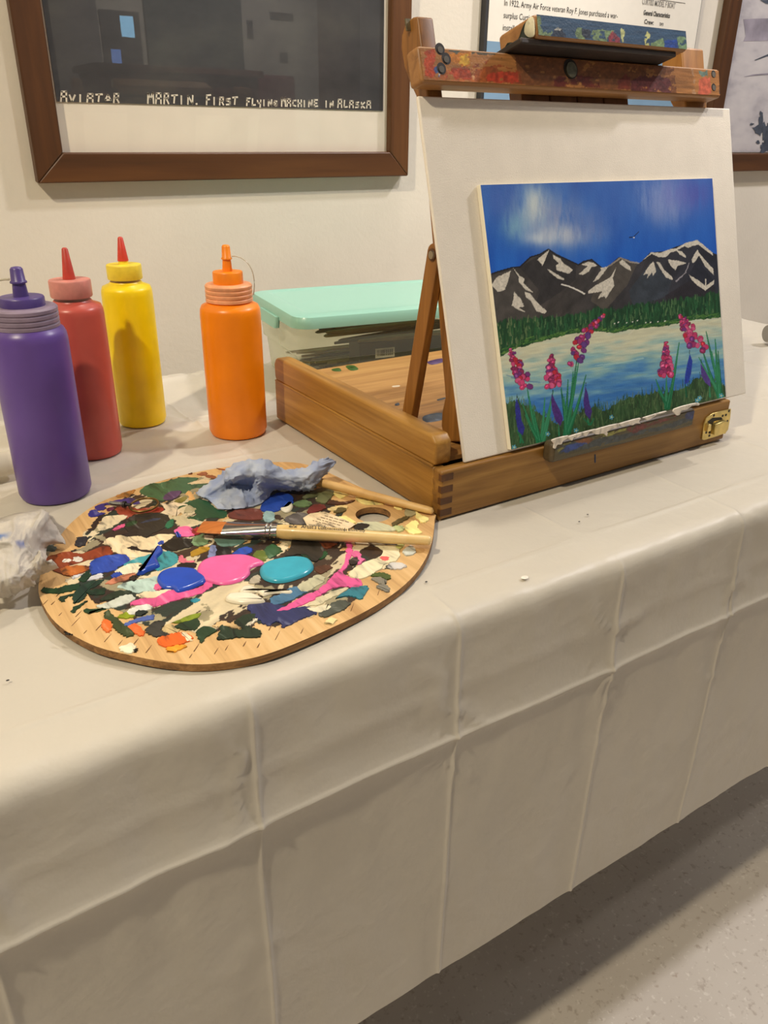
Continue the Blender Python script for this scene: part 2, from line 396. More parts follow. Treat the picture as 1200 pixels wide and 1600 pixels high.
# ------------------------------------------------------------------ lettering
def text_mesh(txt, size, mat, name, parent, origin, xdir, ydir, lift=.0004, align='LEFT', shear=0, width=None, bold=0):
    cu = bpy.data.curves.new(name, 'FONT'); cu.body = txt; cu.size = size; cu.align_x = align; cu.resolution_u = 2; cu.shear = shear; cu.offset = bold
    t = bpy.data.objects.new(name, cu); col.objects.link(t); dg = bpy.context.evaluated_depsgraph_get(); dg.update()
    me = bpy.data.meshes.new_from_object(t.evaluated_get(dg)); bpy.data.objects.remove(t); me.name = name
    X = np.array(xdir, float); X /= np.linalg.norm(X); Y = np.array(ydir, float); Y /= np.linalg.norm(Y); Nn = np.cross(X, Y)
    org = parent_loc(parent); xs = [v.co.x for v in me.vertices]; sx = 1. if width is None else width/(max(xs)-min(xs)); x0 = min(xs) if width else 0
    for v in me.vertices:
        p = np.array(origin)+X*(v.co.x-x0)*sx+Y*v.co.y+Nn*lift-org; v.co = p
    me.materials.clear(); me.materials.append(mat)
    o = bpy.data.objects.new(name, me); col.objects.link(o); o.parent = parent; return o
STROKES = {'A': [[(0, 0), (.15, 1), (.85, 1), (.9, 0)], [(.1, .5), (.9, .5)]], 'V': [[(0, .75), (.4, 0), (.85, .75)]], 'I': [[(.5, .85), (.5, 0)]], 'T': [[(0, .9), (1, .95)], [(.5, .9), (.4, .1)]],
           'O': [[(.1, .3), (.5, .9), (.95, .3), (.1, .3)]], 'R': [[(.05, 0), (.15, 1), (.8, 1), (.75, .55), (.2, .5)], [(.45, .5), (.85, 0)]], 'M': [[(0, 0), (.05, 1), (.45, .45), (.9, 1.05), (1, 0)]],
           'N': [[(.05, 0), (.1, .85), (.85, .05), (.9, .9)]], 'F': [[(.1, 0), (.15, .9)], [(.1, .95), (.95, 1)], [(.12, .5), (.7, .55)]], 'S': [[(.85, .85), (.2, .8), (.15, .55), (.8, .45), (.8, .1), (.05, .05)]],
           'L': [[(.2, 1), (.1, .05), (.9, .1)]], 'Y': [[(.05, .8), (.15, .4), (.8, .4)], [(.9, .85), (.7, -.25)]], 'G': [[(.85, .75), (.3, .8), (.05, .35), (.4, .05), (.85, .1), (.85, .4), (.45, .4)]],
           'C': [[(.9, .8), (.2, .75), (.05, .2), (.85, .05)]], 'H': [[(.1, .9), (.1, 0)], [(.9, .9), (.9, 0)], [(.1, .45), (.9, .45)]], 'E': [[(.9, .85), (.1, .85), (.1, .05), (.95, .1)], [(.1, .45), (.75, .45)]],
           'K': [[(.1, .9), (.1, 0)], [(.9, .9), (.1, .4), (.9, 0)]], '.': [[(.1, .02), (.25, .06)]]}
def hand_text(o, mat, txt, px0, px1, y0, hgt, Y, seed):
    """handwritten capitals on the wall plane Y; pixel x range gives the place, strokes have a pen width"""
    rnd = random.Random(seed); n = len(txt); cw = (px1-px0)/n
    for i, ch in enumerate(txt):
        if ch == ' ': continue
        w_ = cw*(.42 if ch == 'I' else .72); hh = hgt*rnd.uniform(.92, 1.08)*(1.12 if i == 0 else 1)
        mb = MB()
        for st in STROKES[ch]:
            pts = [ony(px0+i*cw+w_*p[0], y0(px0+i*cw)-hh*p[1], Y) for p in st]
            for a, b in zip(pts[:-1], pts[1:]):
                d = b-a; l = np.linalg.norm(d); d = d/l; nn = np.cross(d, (0, -1, 0))*.0011; d = d*.0007
                mb.add([a-d+nn, b+d+nn, b+d-nn, a-d-nn], [(0, 1, 2, 3)])
        mb.build('caption_letter', mat, o, recalc=False)

# ------------------------------------------------------------------ framed pictures on the wall
YF_ = 1.1804; M_glass = pane_glass('picture_glass')
def picture_frame(x0, x1, z0, z1, bw, label, part_photo):
    o = thing('picture_frame', ((x0+x1)/2, YW, z0), label, 'picture frame')
    yb = YW-.001
    # four mitred mouldings, sloping slightly inwards
    def bar(p, mat):   # p: outer a, outer b, inner b, inner a in (x,z)
        a = [(q[0], YF_, q[1]) for q in p]; MB().prism(a, (0, yb-YF_, 0)).build('moulding', mat, o, bevel=.002)
    ix0, ix1, iz0, iz1 = x0+bw, x1-bw, z0+bw, z1-bw
    bar([(x0, z0), (x1, z0), (ix1, iz0), (ix0, iz0)], M_frame); bar([(x0, z1), (x1, z1), (ix1, iz1), (ix0, iz1)], M_frame)
    bar([(x0, z0), (x0, z1), (ix0, iz1), (ix0, iz0)], M_frame_v); bar([(x1, z0), (x1, z1), (ix1, iz1), (ix1, iz0)], M_frame_v)
    box('mat_board', (ix0-.003, YF_+.012, iz0-.003), (ix1+.003, YF_+.015, iz1+.003), M_mat, o)
    part_photo(o, ix0, ix1, iz0, iz1)
    box('glass', (ix0-.003, YF_+.006, iz0-.003), (ix1+.003, YF_+.008, iz1+.003), M_glass, o)
    return o
def old_photo(name, stops, sc, rough=.4, vec=(1, 1, 1), detail=5.):
    m, nt, bs = new_mat(name); v = coords(nt, vec); n = node(nt, 'ShaderNodeTexNoise', i_Scale=sc, i_Detail=detail, i_Roughness=.6); nt.links.new(v, n.inputs['Vector'])
    nt.links.new(ramp(nt, n.outputs[0], stops), bs.inputs['Base Color']); bs.inputs['Roughness'].default_value = rough; return m
def photo_left(o, ix0, ix1, iz0, iz1):
    m = old_photo('dark_photograph', [(.3, (46, 46, 48)), (.5, (62, 61, 62)), (.7, (76, 75, 72))], 7, .5, (1, 1, 1.8))
    zb = .3418; Yp = YF_+.0105
    box('photograph', (ix0+.004, Yp, zb), (ix1-.008, YF_+.0118, iz1-.06), m, o)
    wi = plain('white_ink', (225, 215, 195), .7); bl = lambda x: 158.5+(x-95)*10.5/485
    for i, (t, a, b, hh) in enumerate([('AVIATOR', 95, 191, 13), ('MARTIN.', 231, 318, 15), ('FIRST', 322, 374, 12.5), ('FLYING', 385, 436, 10.5), ('MACHINE', 440, 499, 12), ('IN', 508, 523, 10), ('ALASKA', 528, 582, 10.5)]):
        hand_text(o, wi, t, a, b, bl, hh, Yp-.0006, i)
fxs = [.2243*S, .784*S]
picture_frame(fxs[0], fxs[1], .2364*S, .95, .0365, 'brown wooden frame with a dark captioned aviation photograph', photo_left)
def photo_right(o, ix0, ix1, iz0, iz1):
    m = old_photo('pale_snow_photograph', [(.35, (176, 170, 176)), (.5, (206, 200, 202)), (.7, (222, 216, 214))], 9, .5, (1, 1, 2.2))
    Yp = YF_+.0105
    ph = box('photograph', (ix0+.002, Yp, iz0+.002), (ix1-.002, YF_+.0118, iz1-.002), m, o)
    # dark scrub in the snow, wing strut and horizon haze
    dk = plain('photo_dark', (72, 78, 92), .6, .25, 90); mid = plain('photo_mid', (160, 152, 164), .6, .15, 30)
    def flat(k, pts, mat, lift): MB().add([ony(p[0], p[1], Yp-lift) for p in Zn(k, pts)], [tuple(range(len(pts)))]).build('photo_detail', mat, o, recalc=False)
    flat('H', [(860, 160), (1400, 140), (1400, 330), (860, 345), (880, 300), (870, 230)], mid, .0003)
    flat('H', [(955, 500), (1080, 445), (1200, 420), (1200, 440), (1060, 470), (960, 505)], dk, .0006)
    flat('H', [(860, 640), (940, 620), (1200, 600), (1200, 612), (940, 632)], mid, .0006)
    flat('H', [(1000, 0), (1050, 30), (1200, 50), (1200, 0)], dk, .0006)
    rnd = random.Random(4)
    for cx, cy, rx, ry in [(990, 1085, 60, 50), (1010, 1000, 30, 60), (1045, 1110, 40, 90), (930, 1035, 22, 16), (1030, 1230, 45, 55), (985, 1185, 20, 16), (1090, 1180, 60, 90), (1010, 950, 16, 26), (1080, 1040, 30, 20)]:
        k = 14; flat('H', [(cx+rx*rnd.uniform(.45, 1.15)*math.cos(2*math.pi*i/k), cy+ry*rnd.uniform(.45, 1.15)*math.sin(2*math.pi*i/k)) for i in range(k)], dk, .0006+rnd.random()*.0002)
picture_frame(1.5162*S, 1.5162*S+.62, .2323*S, .95, .0365, 'brown wooden frame with a pale snowy photograph', photo_right)

# information panel between the frames
xs0, xs1 = .966, 1.499
pn = thing('information_panel', ((xs0+xs1)/2, YW, .30), 'white printed information panel with a blue lower band on the wall', 'sign')
box('backing', (xs0, 1.187, .30), (xs1, YW-.0005, .80), plain('panel_edge', (50, 50, 52), .5), pn)
box('blue_band', (xs0+.006, 1.1862, .306), (xs1-.002, 1.1869, .4495), plain('panel_blue', (126, 158, 186), .55, .05, 10), pn)
box('white_sheet', (xs0+.006, 1.1862, .4495), (xs1-.002, 1.1869, .794), plain('panel_white', (236, 230, 218), .55, .01), pn)
ink = plain('panel_ink', (62, 60, 60), .6); ink2 = plain('panel_ink_grey', (150, 146, 142), .6)
X_, Z_ = (1, 0, 0), (0, 0, 1)
for i, (t, wd) in enumerate([('In 1922, Army Air Force veteran Roy F. Jones purchased a war-', .268), ('surplus Curtiss flying boat that he named the Northbird. He', .262), ('installed a Hispano-Suiza engine and flew the first', .225), ('Alaskan commercial', .085), ('flights', .03)]):
    text_mesh(t, .0125, ink, 'text_line', pn, (1.0035, 1.1861, .5015-i*.01745), X_, Z_, width=wd, shear=.0)
text_mesh('CURTISS MODEL F BOAT', .0125, ink2, 'text_line', pn, (1.331, 1.1861, .5285), X_, Z_, width=.092, bold=.0002)
text_mesh('General Characteristics', .0105, ink, 'text_line', pn, (1.338, 1.1861, .5125), X_, Z_, width=.074, bold=.0003)
for i, (a, b) in enumerate([('Crew:', 'two'), ('Span:', '49 ft 9 in'), ('Length:', '27 ft 9 in')]):
    text_mesh(a, .0105, ink, 'text_line', pn, (1.343, 1.1861, .4985-i*.0125), X_, Z_, bold=.0002); text_mesh(b, .0105, ink, 'text_line', pn, (1.386, 1.1861, .4985-i*.0125), X_, Z_, width=.011+.02*(i > 0))
box('rule', (1.30, 1.1858, .5385), (1.45, 1.1862, .5392), ink, pn)

# ------------------------------------------------------------------ far side of the room (seen mirrored in the picture glass)
wn = MB().box((1.88, -4.2, .58), (2.16, -4.185, 1.06)).build('window_1', plain('window_frame', (58, 60, 62), .6)); struct(wn)
MB().box((2.02, -4.184, .90), (2.115, -4.182, 1.03)).build('pane', emit('daylight_pane', (150, 215, 255), 6.), wn)
MB().box((1.93, -4.184, .62), (2.0, -4.182, .82)).build('pane', emit('daylight_pane_low', (110, 155, 235), 3.), wn)
M_dw = plain('far_dark_wall', (60, 74, 74), .8)
struct(box('trim_1', (2.2, -4.2, FLOOR), (2.95, -4.17, 2.0), M_dw)); struct(box('trim_2', (1.2, -4.2, FLOOR), (1.86, -4.17, 2.0), plain('far_grey_wall', (110, 108, 110), .8)))
dr = struct(box('door_1', (3.62, -4.2, FLOOR), (4.0, -4.16, 1.28), wood('far_door', (80, 52, 24), (104, 70, 34), (120, 84, 44), 'z'), bevel=.004))
MB().lathe([(.02, 0), (.024, .02), (.0, .03)], (0, 0, 0), 14).build('door_knob', M_brass, dr)
bpy.data.objects['door_knob'].location = (-.1, .09, .98)
for i, (x, z, a, b, c) in enumerate([(3.0, .95, .05, .12, 'small dark upright notice'), (3.2, 1.09, .2, .05, 'long dark strip notice'), (3.27, .80, .07, .07, 'small square dark notice'), (4.3, .65, .14, .14, 'dark red square picture')]):
    tag(box('wall_notice', (x, -4.2, z), (x+a, -4.19, z+b), plain('notice_%d' % i, [(50, 50, 54), (44, 42, 44), (60, 60, 66), (96, 40, 46)][i], .7), bevel=.002), c+' on the opposite wall', 'notice')
dk = thing('reception_desk', (2.15, -3.6, FLOOR), 'dark red-brown panelled desk by the opposite wall', 'desk')
M_dk = wood('desk_wood', (60, 26, 20), (84, 38, 28), (100, 48, 34), 'x')
box('body', (1.6, -3.85, FLOOR), (2.7, -3.4, .64), M_dk, dk, bevel=.004); box('desk_top', (1.57, -3.9, .64), (2.73, -3.36, .68), M_dk, dk, bevel=.006)
for k in range(4): box('panel', (1.65+k*.265, -3.4, FLOOR+.15), (1.65+k*.265+.22, -3.392, .55), M_dk, dk, bevel=.003)
ch = thing('upholstered_chair', (3.0, -3.55, FLOOR), 'maroon upholstered chair beside the far desk', 'chair')
M_ch = plain('maroon_fabric', (104, 40, 46), .85)
box('backrest', (2.86, -3.78, -.05), (3.16, -3.72, .68), M_ch, ch, bevel=.02); box('seat', (2.8, -3.72, -.30), (3.2, -3.3, -.22), M_ch, ch, bevel=.02)
for lx in (2.83, 3.17):
    for ly in (-3.69, -3.33): MB().tube([(lx, ly, FLOOR), (lx, ly, -.30)], .015, 10).build('leg', M_leg, ch, smooth=40)

# ------------------------------------------------------------------ paint bottles
def bottle(c, r, h, kind, body_c, cap_c, tip_c, label, tether=None, tilt=0):
    o = thing('paint_bottle', (c[0], c[1], 0), label, 'bottle', 'squeeze paint bottles on the cloth')
    body = plain('bottle_plastic', body_c, .34, .05, 25, spec=.45)
    sh = h['sh']; C3 = (c[0], c[1], 0)
    MB().lathe([(r*.82, 0), (r*.94, .0012), (r, .006), (r*1.0, sh*.5), (r*1.0, sh-.010), (r*.985, sh-.005), (r*.93, sh-.001), (r*h['ring']*.96, sh+.002), (r*h['ring']*.9, sh+.004)], C3, 56).build('body', body, o, smooth=50)
    rr = r*h['ring']; z0, z1 = h['z0'], h['z1']
    cap = plain('bottle_cap', cap_c, .4, .08, 90, spec=.5)
    if kind == 'ribbed':
        prof = [(rr*.95, z0)]
        n = 4
        for k in range(n):
            za = z0+(z1-z0)*k/n; zb = z0+(z1-z0)*(k+1)/n
            prof += [(rr, za+.0006), (rr, zb-.0014), (rr*.965, zb-.0005)]
        prof += [(rr*.95, z1), (rr*.86, z1+.0005)]
        MB().lathe(prof, C3, 48).build('cap_ring', cap, o, smooth=40)
        rc = r*h['col']; col_m = plain('bottle_collar', tip_c, .38, .06, 60)
        MB().lathe([(rc, z1), (rc, h['z2']-.001), (rc*.96, h['z2']), (rc*.5, h['z2']+.0003)], C3, 40).build('collar', col_m, o, smooth=40)
        z2, z4 = h['z2'], h['z4']; nb = r*h['noz']
        MB().lathe([(nb, z2), (nb*.66, z4-.004)], C3, 24).build('nozzle', col_m, o, smooth=50)
        zc = z2+(z4-z2)*.46
        MB().lathe([(nb*1.06, zc), (nb*1.06, zc+.0012), (nb*.90, zc+.002), (nb*.80, z4-.002), (nb*.62, z4-.0005), (nb*.3, z4)], C3, 24).build('tip_cap', col_m, o, smooth=50)
        if tether:
            tm = clear_plastic('tether_plastic', (214, 208, 190), .55, .2)
            a = np.array([c[0], c[1], zc+.001]); d = np.array([tether[0], tether[1], 0.]); d /= np.linalg.norm(d)
            R_ = tether[2]; pts = []
            for k in range(15):
                t = k/14; pts.append(a+d*(nb+R_*math.sin(t*math.pi*.62)*1.1)+np.array([0, 0, .002+.004*math.sin(t*2.2)-(zc-z0)*t**1.7]))
            MB().tube(pts, .0020 if r > .0322001 or tether[0] < 0 else .0012, 8, .5).build('tether', tm, o, smooth=60)
    else:
        MB().lathe([(rr*.97, z0), (rr, z0+.001), (rr, z1-.0015), (rr*.97, z1-.0003), (rr*.6, z1)], C3, 48).build('cap_ring', cap, o, smooth=40)
        nb = r*h['noz']; z2, z4 = h['z2'], h['z4']
        if z2 > z1+.001: MB().lathe([(nb*.95, z1), (nb*.9, z2)], C3, 24).build('neck', cap, o, smooth=40)
        tm = plain('bottle_tip', tip_c, .42, .07, 120)
        MB().lathe([(nb*1.04, z2), (nb, z2+.001), (nb*.48, z4-.0012), (nb*.3, z4)], C3, 24).build('tip', tm, o, smooth=50)
    return o
B1 = bottle((.1185, .7440), .0322, dict(sh=.156, ring=.86, z0=.157, z1=.1745, z2=.1825, col=.57, noz=.20, z4=.2069), 'ribbed', (98, 72, 148), (136, 120, 140), (80, 62, 128), 'purple squeeze paint bottle with a capped nozzle and tether strap', (-1, .3, .022))
bottle((.1785, .832), .0280, dict(sh=.156, ring=.70, z0=.163, z1=.1795, z2=.1797, noz=.21, z4=.2086), 'plain', (192, 84, 72), (212, 138, 126), (190, 62, 48), 'dull red squeeze paint bottle with a pink cap and open cone tip')
bottle((.2522, .903), .0272, dict(sh=.1575, ring=.68, z0=.164, z1=.1795, z2=.183, noz=.21, z4=.2074), 'plain', (246, 214, 8), (244, 216, 60), (204, 60, 40), 'yellow squeeze paint bottle with a red cone tip')
bottle((.3340, .8125), .0322, dict(sh=.1445, ring=.77, z0=.1475, z1=.1655, z2=.1780, col=.49, noz=.165, z4=.2047), 'ribbed', (255, 138, 6), (240, 168, 120), (255, 140, 20), 'orange squeeze paint bottle with a capped nozzle and clear tether', (.86, -.5, .020))
lbp = onz(-42, 655)
bottle((lbp[0], lbp[1]), .0275, dict(sh=.150, ring=.86, z0=.151, z1=.168, z2=.176, col=.57, noz=.2, z4=.2), 'ribbed', (206, 204, 130), (200, 200, 60), (205, 205, 50), 'pale lime squeeze bottle standing behind the purple one')
# clear plastic cups lying on the cloth at both ends of the table view
M_clear = clear_plastic('clear_cup', (228, 224, 214), .62, .12)
def cup(c, axis, r0, r1, ln, label, mat):
    ax = np.array(axis, float); ax /= np.linalg.norm(ax); c = np.array(c, float); sec = []
    up = np.array([0, 0, 1.]); sd = np.cross(up, ax)
    for t, r in [(0, r0*.9), (0, r0), (.33, r0+(r1-r0)*.33), (.66, r0+(r1-r0)*.66), (.97, r1), (1, r1*1.04), (1, r1*.97), (.5, (r0+r1)*.48), (.03, r0*.96)]:
        cc = c+ax*ln*t+up*(r1*1.04); sec.append([cc+r*(math.cos(2*math.pi*i/28)*sd+math.sin(2*math.pi*i/28)*up) for i in range(28)])
    return tag(MB().loft(sec).build('plastic_cup', mat, smooth=40), label, 'cup', 'clear plastic cups lying on the tablecloth')
p = onz(-4, 752); cup((p[0]-.10, p[1]+.0, 0), (1, .10, 0), .016, .012, .118, 'narrow clear plastic tube lying behind the purple bottle', M_clear)
p = onz(1186, 538); cup((p[0]+.005, p[1]-.008, 0), (1, -.35, 0), .014, .018, .07, 'small clear plastic cup lying near the table end beyond the easel', clear_plastic('grey_clear_cup', (170, 166, 160), .45, .15))

# ------------------------------------------------------------------ storage box with brushes
SB = np.array([.452, .884, 0.]); ang = math.radians(-8); sx_, sy_ = np.array([math.cos(ang), math.sin(ang), 0]), np.array([-math.sin(ang), math.cos(ang), 0])
def sb(u, v, z): return SB+sx_*u+sy_*v+np.array([0, 0, z])
bo = thing('storage_box', sb(.17, .1, 0), 'clear plastic shoebox bin with a mint green lid behind the easel', 'storage box')
BL_, BW_ = .335, .195
def rrect(x0, x1, y0, y1, r, z, n=5):
    out = []
    for cx, cy, a0 in [(x1-r, y1-r, 0), (x0+r, y1-r, 90), (x0+r, y0+r, 180), (x1-r, y0+r, 270)]:
        for k in range(n+1):
            a = math.radians(a0+90*k/n); out.append(sb(cx+r*math.cos(a), cy+r*math.sin(a), z))
    return out
M_bin = clear_plastic('clear_bin', (226, 228, 214), .86, .14, 1.35)
t_ = .014
secs = [rrect(t_*1.1, BL_-t_*1.1, t_*1.1, BW_-t_*1.1, .012, .0005), rrect(t_, BL_-t_, t_, BW_-t_, .014, .004), rrect(t_*.75, BL_-t_*.75, t_*.75, BW_-t_*.75, .015, .045), rrect(t_*.45, BL_-t_*.45, t_*.45, BW_-t_*.45, .017, .047), rrect(.003, BL_-.003, .003, BW_-.003, .018, .094)]
mbx = MB(); mbx.loft(secs, cap=False); mbx.add(secs[0], [tuple(range(len(secs[0])))]); mbx.build('bin', M_bin, bo, smooth=50)
mbr = MB(); mbr.loft([rrect(.0, BL_, .0, BW_, .02, .090), rrect(-.002, BL_+.002, -.002, BW_+.002, .022, .092), rrect(-.002, BL_+.002, -.002, BW_+.002, .022, .0955), rrect(.004, BL_-.004, .004, BW_-.004, .018, .0955), rrect(.004, BL_-.004, .004, BW_-.004, .018, .090)], cap=False).build('rim', M_bin, bo, smooth=40)
M_lid = clear_plastic('mint_lid', (146, 198, 182), .16, .3)
lid = MB(); lid.loft([rrect(-.006, BL_+.006, -.006, BW_+.006, .024, .090), rrect(-.006, BL_+.006, -.006, BW_+.006, .024, .0975), rrect(-.003, BL_+.003, -.003, BW_+.003, .022, .1035), rrect(.012, BL_-.012, .012, BW_-.012, .018, .1065), rrect(.020, BL_-.020, .020, BW_-.020, .016, .1045)], cap=False)
top = rrect(.020, BL_-.020, .020, BW_-.020, .016, .1045); lid.add(top, [tuple(range(len(top)))]); lid.build('lid', M_lid, bo, smooth=45)
MB().loft([rrect(-.013, -.005, .06, .13, .003, .080), rrect(-.010, -.004, .06, .13, .003, .094)]).build('latch_handle', M_lid, bo, smooth=40)
# contents
ct = thing('flat_carton', sb(.2, .04, .006), 'dark flat carton with a white barcode sticker inside the clear bin', 'carton')
def sbox(u0, u1, v0, v1, z0, z1): return MB().hexa([sb(u0, v0, z0), sb(u1, v0, z0), sb(u1, v1, z0), sb(u0, v1, z0), sb(u0, v0, z1), sb(u1, v0, z1), sb(u1, v1, z1), sb(u0, v1, z1)])
sbox(.092, .300, .024, .060, .006, .0575).build('carton_body', plain('carton_dark', (46, 46, 42), .6), ct)
sbox(.115, .1435, .0232, .0238, .0365, .0495).build('barcode_sticker', plain('sticker', (225, 215, 205), .6), ct)
rb = random.Random(2); u = .1175; k_b = plain('bar_ink', (40, 36, 34), .6)
while u < .140:
    wd = rb.choice([.0006, .0010, .0015]); sbox(u, u+wd, .0229, .0231, .0395, .0475).build('barcode_bar', k_b, ct); u += wd+rb.choice([.0007, .0011])
hc = [(176, 160, 98), (120, 112, 66), (58, 60, 48), (40, 44, 42), (150, 132, 80), (70, 84, 66), (196, 178, 120)]
hm = [plain('brush_handle_%d' % i, c, .4) for i, c in enumerate(hc)]
for i in range(66):
    lay = i // 11; k = i % 11
    u0 = .035+rb.uniform(0, .06); u1 = u0+rb.uniform(.15, .21); v0 = .070+k*.010; dv = rb.uniform(-.003, .003); z = .0095+lay*.0085
    dz = 0
    if lay >= 2: m_ = i-22; v0 = .026+((m_*7) % 22)*.0064; u1 = min(u1, .30); dv = max(.026, min(.168, v0+rb.uniform(-.06, .06)))-v0; z = .0615+(m_ % 22)*.0011+.0004*(m_ // 22); dz = rb.uniform(-.004, .004)
    if i % 2: u0, u1 = u1, u0
    r = rb.uniform(.0026, .0038)
    a, b = sb(u0, v0, z), sb(u1, v0+dv, z+dz)
    q = MB().tube([a, a+(b-a)*.25, a+(b-a)*.6, a+(b-a)*.98, b], [.0018, r*1.15, r, r*.7, .001], 8).build('stored_brush', hm[i % 7], smooth=60)
    tag(q, '%s paintbrush lying among others inside the clear bin' % ['straw-coloured', 'olive brown', 'dark olive', 'black', 'ochre', 'grey-green', 'pale wood'][i % 7], 'paintbrush', 'paintbrushes in the storage box')

# ------------------------------------------------------------------ easel
BX0, BX1, BY0, BY1, BH = .392, .7938, .5055, .8338, .0474
TILT = .2925; PB = np.array([0, BY0+.0042, BH]); VV = np.array([0, math.sin(TILT), math.cos(TILT)]); NN = np.array([0, -math.cos(TILT), math.sin(TILT)]); XX = np.array([1., 0, 0])
def bp(u, v, n): return PB+XX*u+VV*v+NN*n
def onb(px, py, n):
    r = ray(px, py); k = ((PB+NN*n-CAM)@NN)/(r@NN); return CAM+r*k
def bbox(mb, u0, u1, v0, v1, n0, n1):
    return mb.hexa([bp(u0, v0, n0), bp(u1, v0, n0), bp(u1, v0, n1), bp(u0, v0, n1), bp(u0, v1, n0), bp(u1, v1, n0), bp(u1, v1, n1), bp(u0, v1, n1)])
ea = thing('box_easel', ((BX0+BX1)/2, (BY0+BY1)/2, 0), 'wooden box easel on the table holding up the white board', 'easel')
TH = .012
box('front_panel', (BX0, BY0, .0005), (BX1, BY0+TH, BH-.0005), M_easel_x, ea, bevel=.002)
box('side_panel', (BX0, BY0+TH, .0005), (BX0+TH, BY1, BH-.0005), M_easel_y, ea, bevel=.002)
box('side_panel', (BX1-TH, BY0+TH, .0005), (BX1, BY1, BH-.0005), M_easel_y, ea, bevel=.002)
box('back_panel', (BX0+TH, BY1-TH, .0005), (BX1-TH, BY1, BH-.0005), M_easel_x, ea, bevel=.002)
box('base_panel', (BX0+TH, BY0+TH, .003), (BX1-TH, BY1-TH, .008), M_easel_x, ea)
# finger joints at the corner
for k in range(4):
    z1 = BH-.0035-k*.0112; box('finger_joint', (BX0-.0003, BY0-.0003, z1-.0062), (BX0+.0125, BY0+.004, z1), M_endgrain, ea)
    box('finger_joint', (BX0-.0003, BY0+.002, z1-.0112), (BX0+.003, BY0+.0125, z1-.0062), M_easel_x, ea)
# lid tray standing on the box
LZ = BH; LT = .0751; LF = BY0+.0115
def rail(name, x0, x1):
    prof = []
    for y, z in [(LF, LZ+.003), (LF+.002, LZ), (BY1-.004, LZ), (BY1, LZ+.003), (BY1+.001, LT-.008), (BY1-.004, LT-.001), (BY1-.012, LT), (LF+.006, LT), (LF, LT-.006)]: prof.append((x0, y, z))
    return MB().prism(prof, (x1-x0, 0, 0)).build(name, M_easel_y, ea, bevel=.003, seg=3)
rail('lid_rail', BX0+.0005, BX0+.0185); rail('lid_rail', BX1-.0185, BX1-.0005)
pf = box('lid_panel', (BX0+.018, LF+.004, LZ+.0005), (BX1-.018, BY1-.001, LZ+.0045), M_easel_floor, ea)
box('lid_batten', (BX0-.0006, BY0+.014, BH-.0012), (BX0+.002, BY1-.002, BH+.0012), M_easel_y, ea, bevel=.0006)
# uprights: side profile traced (wide paddle head, thin stem, swollen foot)
trace = [(690, 690), (693, 684), (689, 665), (690, 645), (695, 620), (694, 605), (690, 560), (684, 480), (676, 390), (668, 300), (655, 180), (650, 152), (640, 130), (631, 105), (626, 75), (627, 55), (633, 36)]
prof_n = [(-.0080, .0165)]
for q in trace:
    Q_ = onx(q[0], q[1], .434)-PB; prof_n.append((float(Q_@NN), float(Q_@VV)))
prof_n += [(-.0120, .3685), (-.0050, .3665), (-.0045, .02)]
def upright(u0, u1, hd=0):
    pts = [bp(u0, v+(hd if v > .33 else 0), n) for n, v in prof_n]
    return MB().prism(pts, (u1-u0, 0, 0)).build('upright', M_easel_z, ea, bevel=.0025, seg=3)
upright(.4340, .4500); upright(.7620, .7960, -.004)
# support struts with screws
def strut(x0, x1, dy=0.):
    a, b = onx(676, 396, .425), onx(636, 644, .425); a[1] += dy; b[1] += dy; d = (b-a)/np.linalg.norm(b-a); wv = np.array([0, d[2], -d[1]]); hw = .0082
    pts = []
    for k in range(9):
        t = math.pi*k/8; pts.append(a+hw*(math.cos(t)*wv*1.0)-d*hw*math.sin(t)*1.0)
    e = a+d*((LZ+.0047-a[2])/d[2])
    pts += [e-wv*hw+d*0, e+wv*hw]
    for q in pts: q[0] = x0
    pts[-1][2] = pts[-2][2] = LZ+.0047
    s_ = MB().prism(pts, (x1-x0, 0, 0)).build('strut', M_easel_z, ea, bevel=.0008)
    MB().tube([(x0-.0012, a[1], a[2]-.001), (x0+.001, a[1], a[2]-.001)], .0052, 20).build('screw_recess', M_easel_dk, s_, smooth=40)
    MB().tube([(x0-.0028, a[1]-.001, a[2]-.001), (x0+.001, a[1]-.001, a[2]-.001)], [.0034, .0042], 18).build('screw', M_screw, s_, smooth=40)
strut(.4250, .4335); strut(.7965, .8050, .006)
# centre mast of four grooved slats behind the board
for k in range(4):
    u0 = .5382+k*.0349; mb = MB(); bbox(mb, u0, u0+.0335, .02, .336, -.022, -.0055); mb.build('mast_slat', M_easel_dk, ea, bevel=.0012)
# crossbar with screw holes and paint
M_bar = wood('crossbar_wood', (112, 72, 34), (156, 110, 62), (180, 132, 80), 'x', .45, .8)
mb = MB(); bbox(mb, .4165, .7945, .3097, .3372, -.0045, .013); cb = mb.build('crossbar', M_bar, ea, bevel=.003, seg=3)
def disc(c, n, r, name, mat, parent, h=.001, seg=18):
    n = np.array(n)/np.linalg.norm(n); return MB().tube([np.array(c)-n*.0002, np.array(c)+n*h], r, seg).build(name, mat, parent, smooth=40)
M_hole = plain('screw_hole', (38, 30, 24), .5)
for k, pts in [('J', [(678, 410), (730, 490), (690, 572)]), ('H', [(610, 618), (612, 728)])]:
    for q in Zn(k, pts):
        c = onb(q[0], q[1], .013); disc(c, NN, .0046 if k == 'J' else .0036, 'screw_hole', M_hole, cb, .0004); disc(c+NN*.0003-VV*.0006, NN, .0026, 'screw', plain('dull_screw', (92, 86, 78), .6), cb, .0005)
c = onb(891, 108, .013); disc(c, NN, .0085, 'bolt_recess', M_hole, cb, .0006, 24); disc(c-VV*.001+NN*.0003, NN, .0064, 'bolt', plain('bolt_old', (120, 116, 96), .4, .2, 200, metal=.7), cb, .0016, 24)
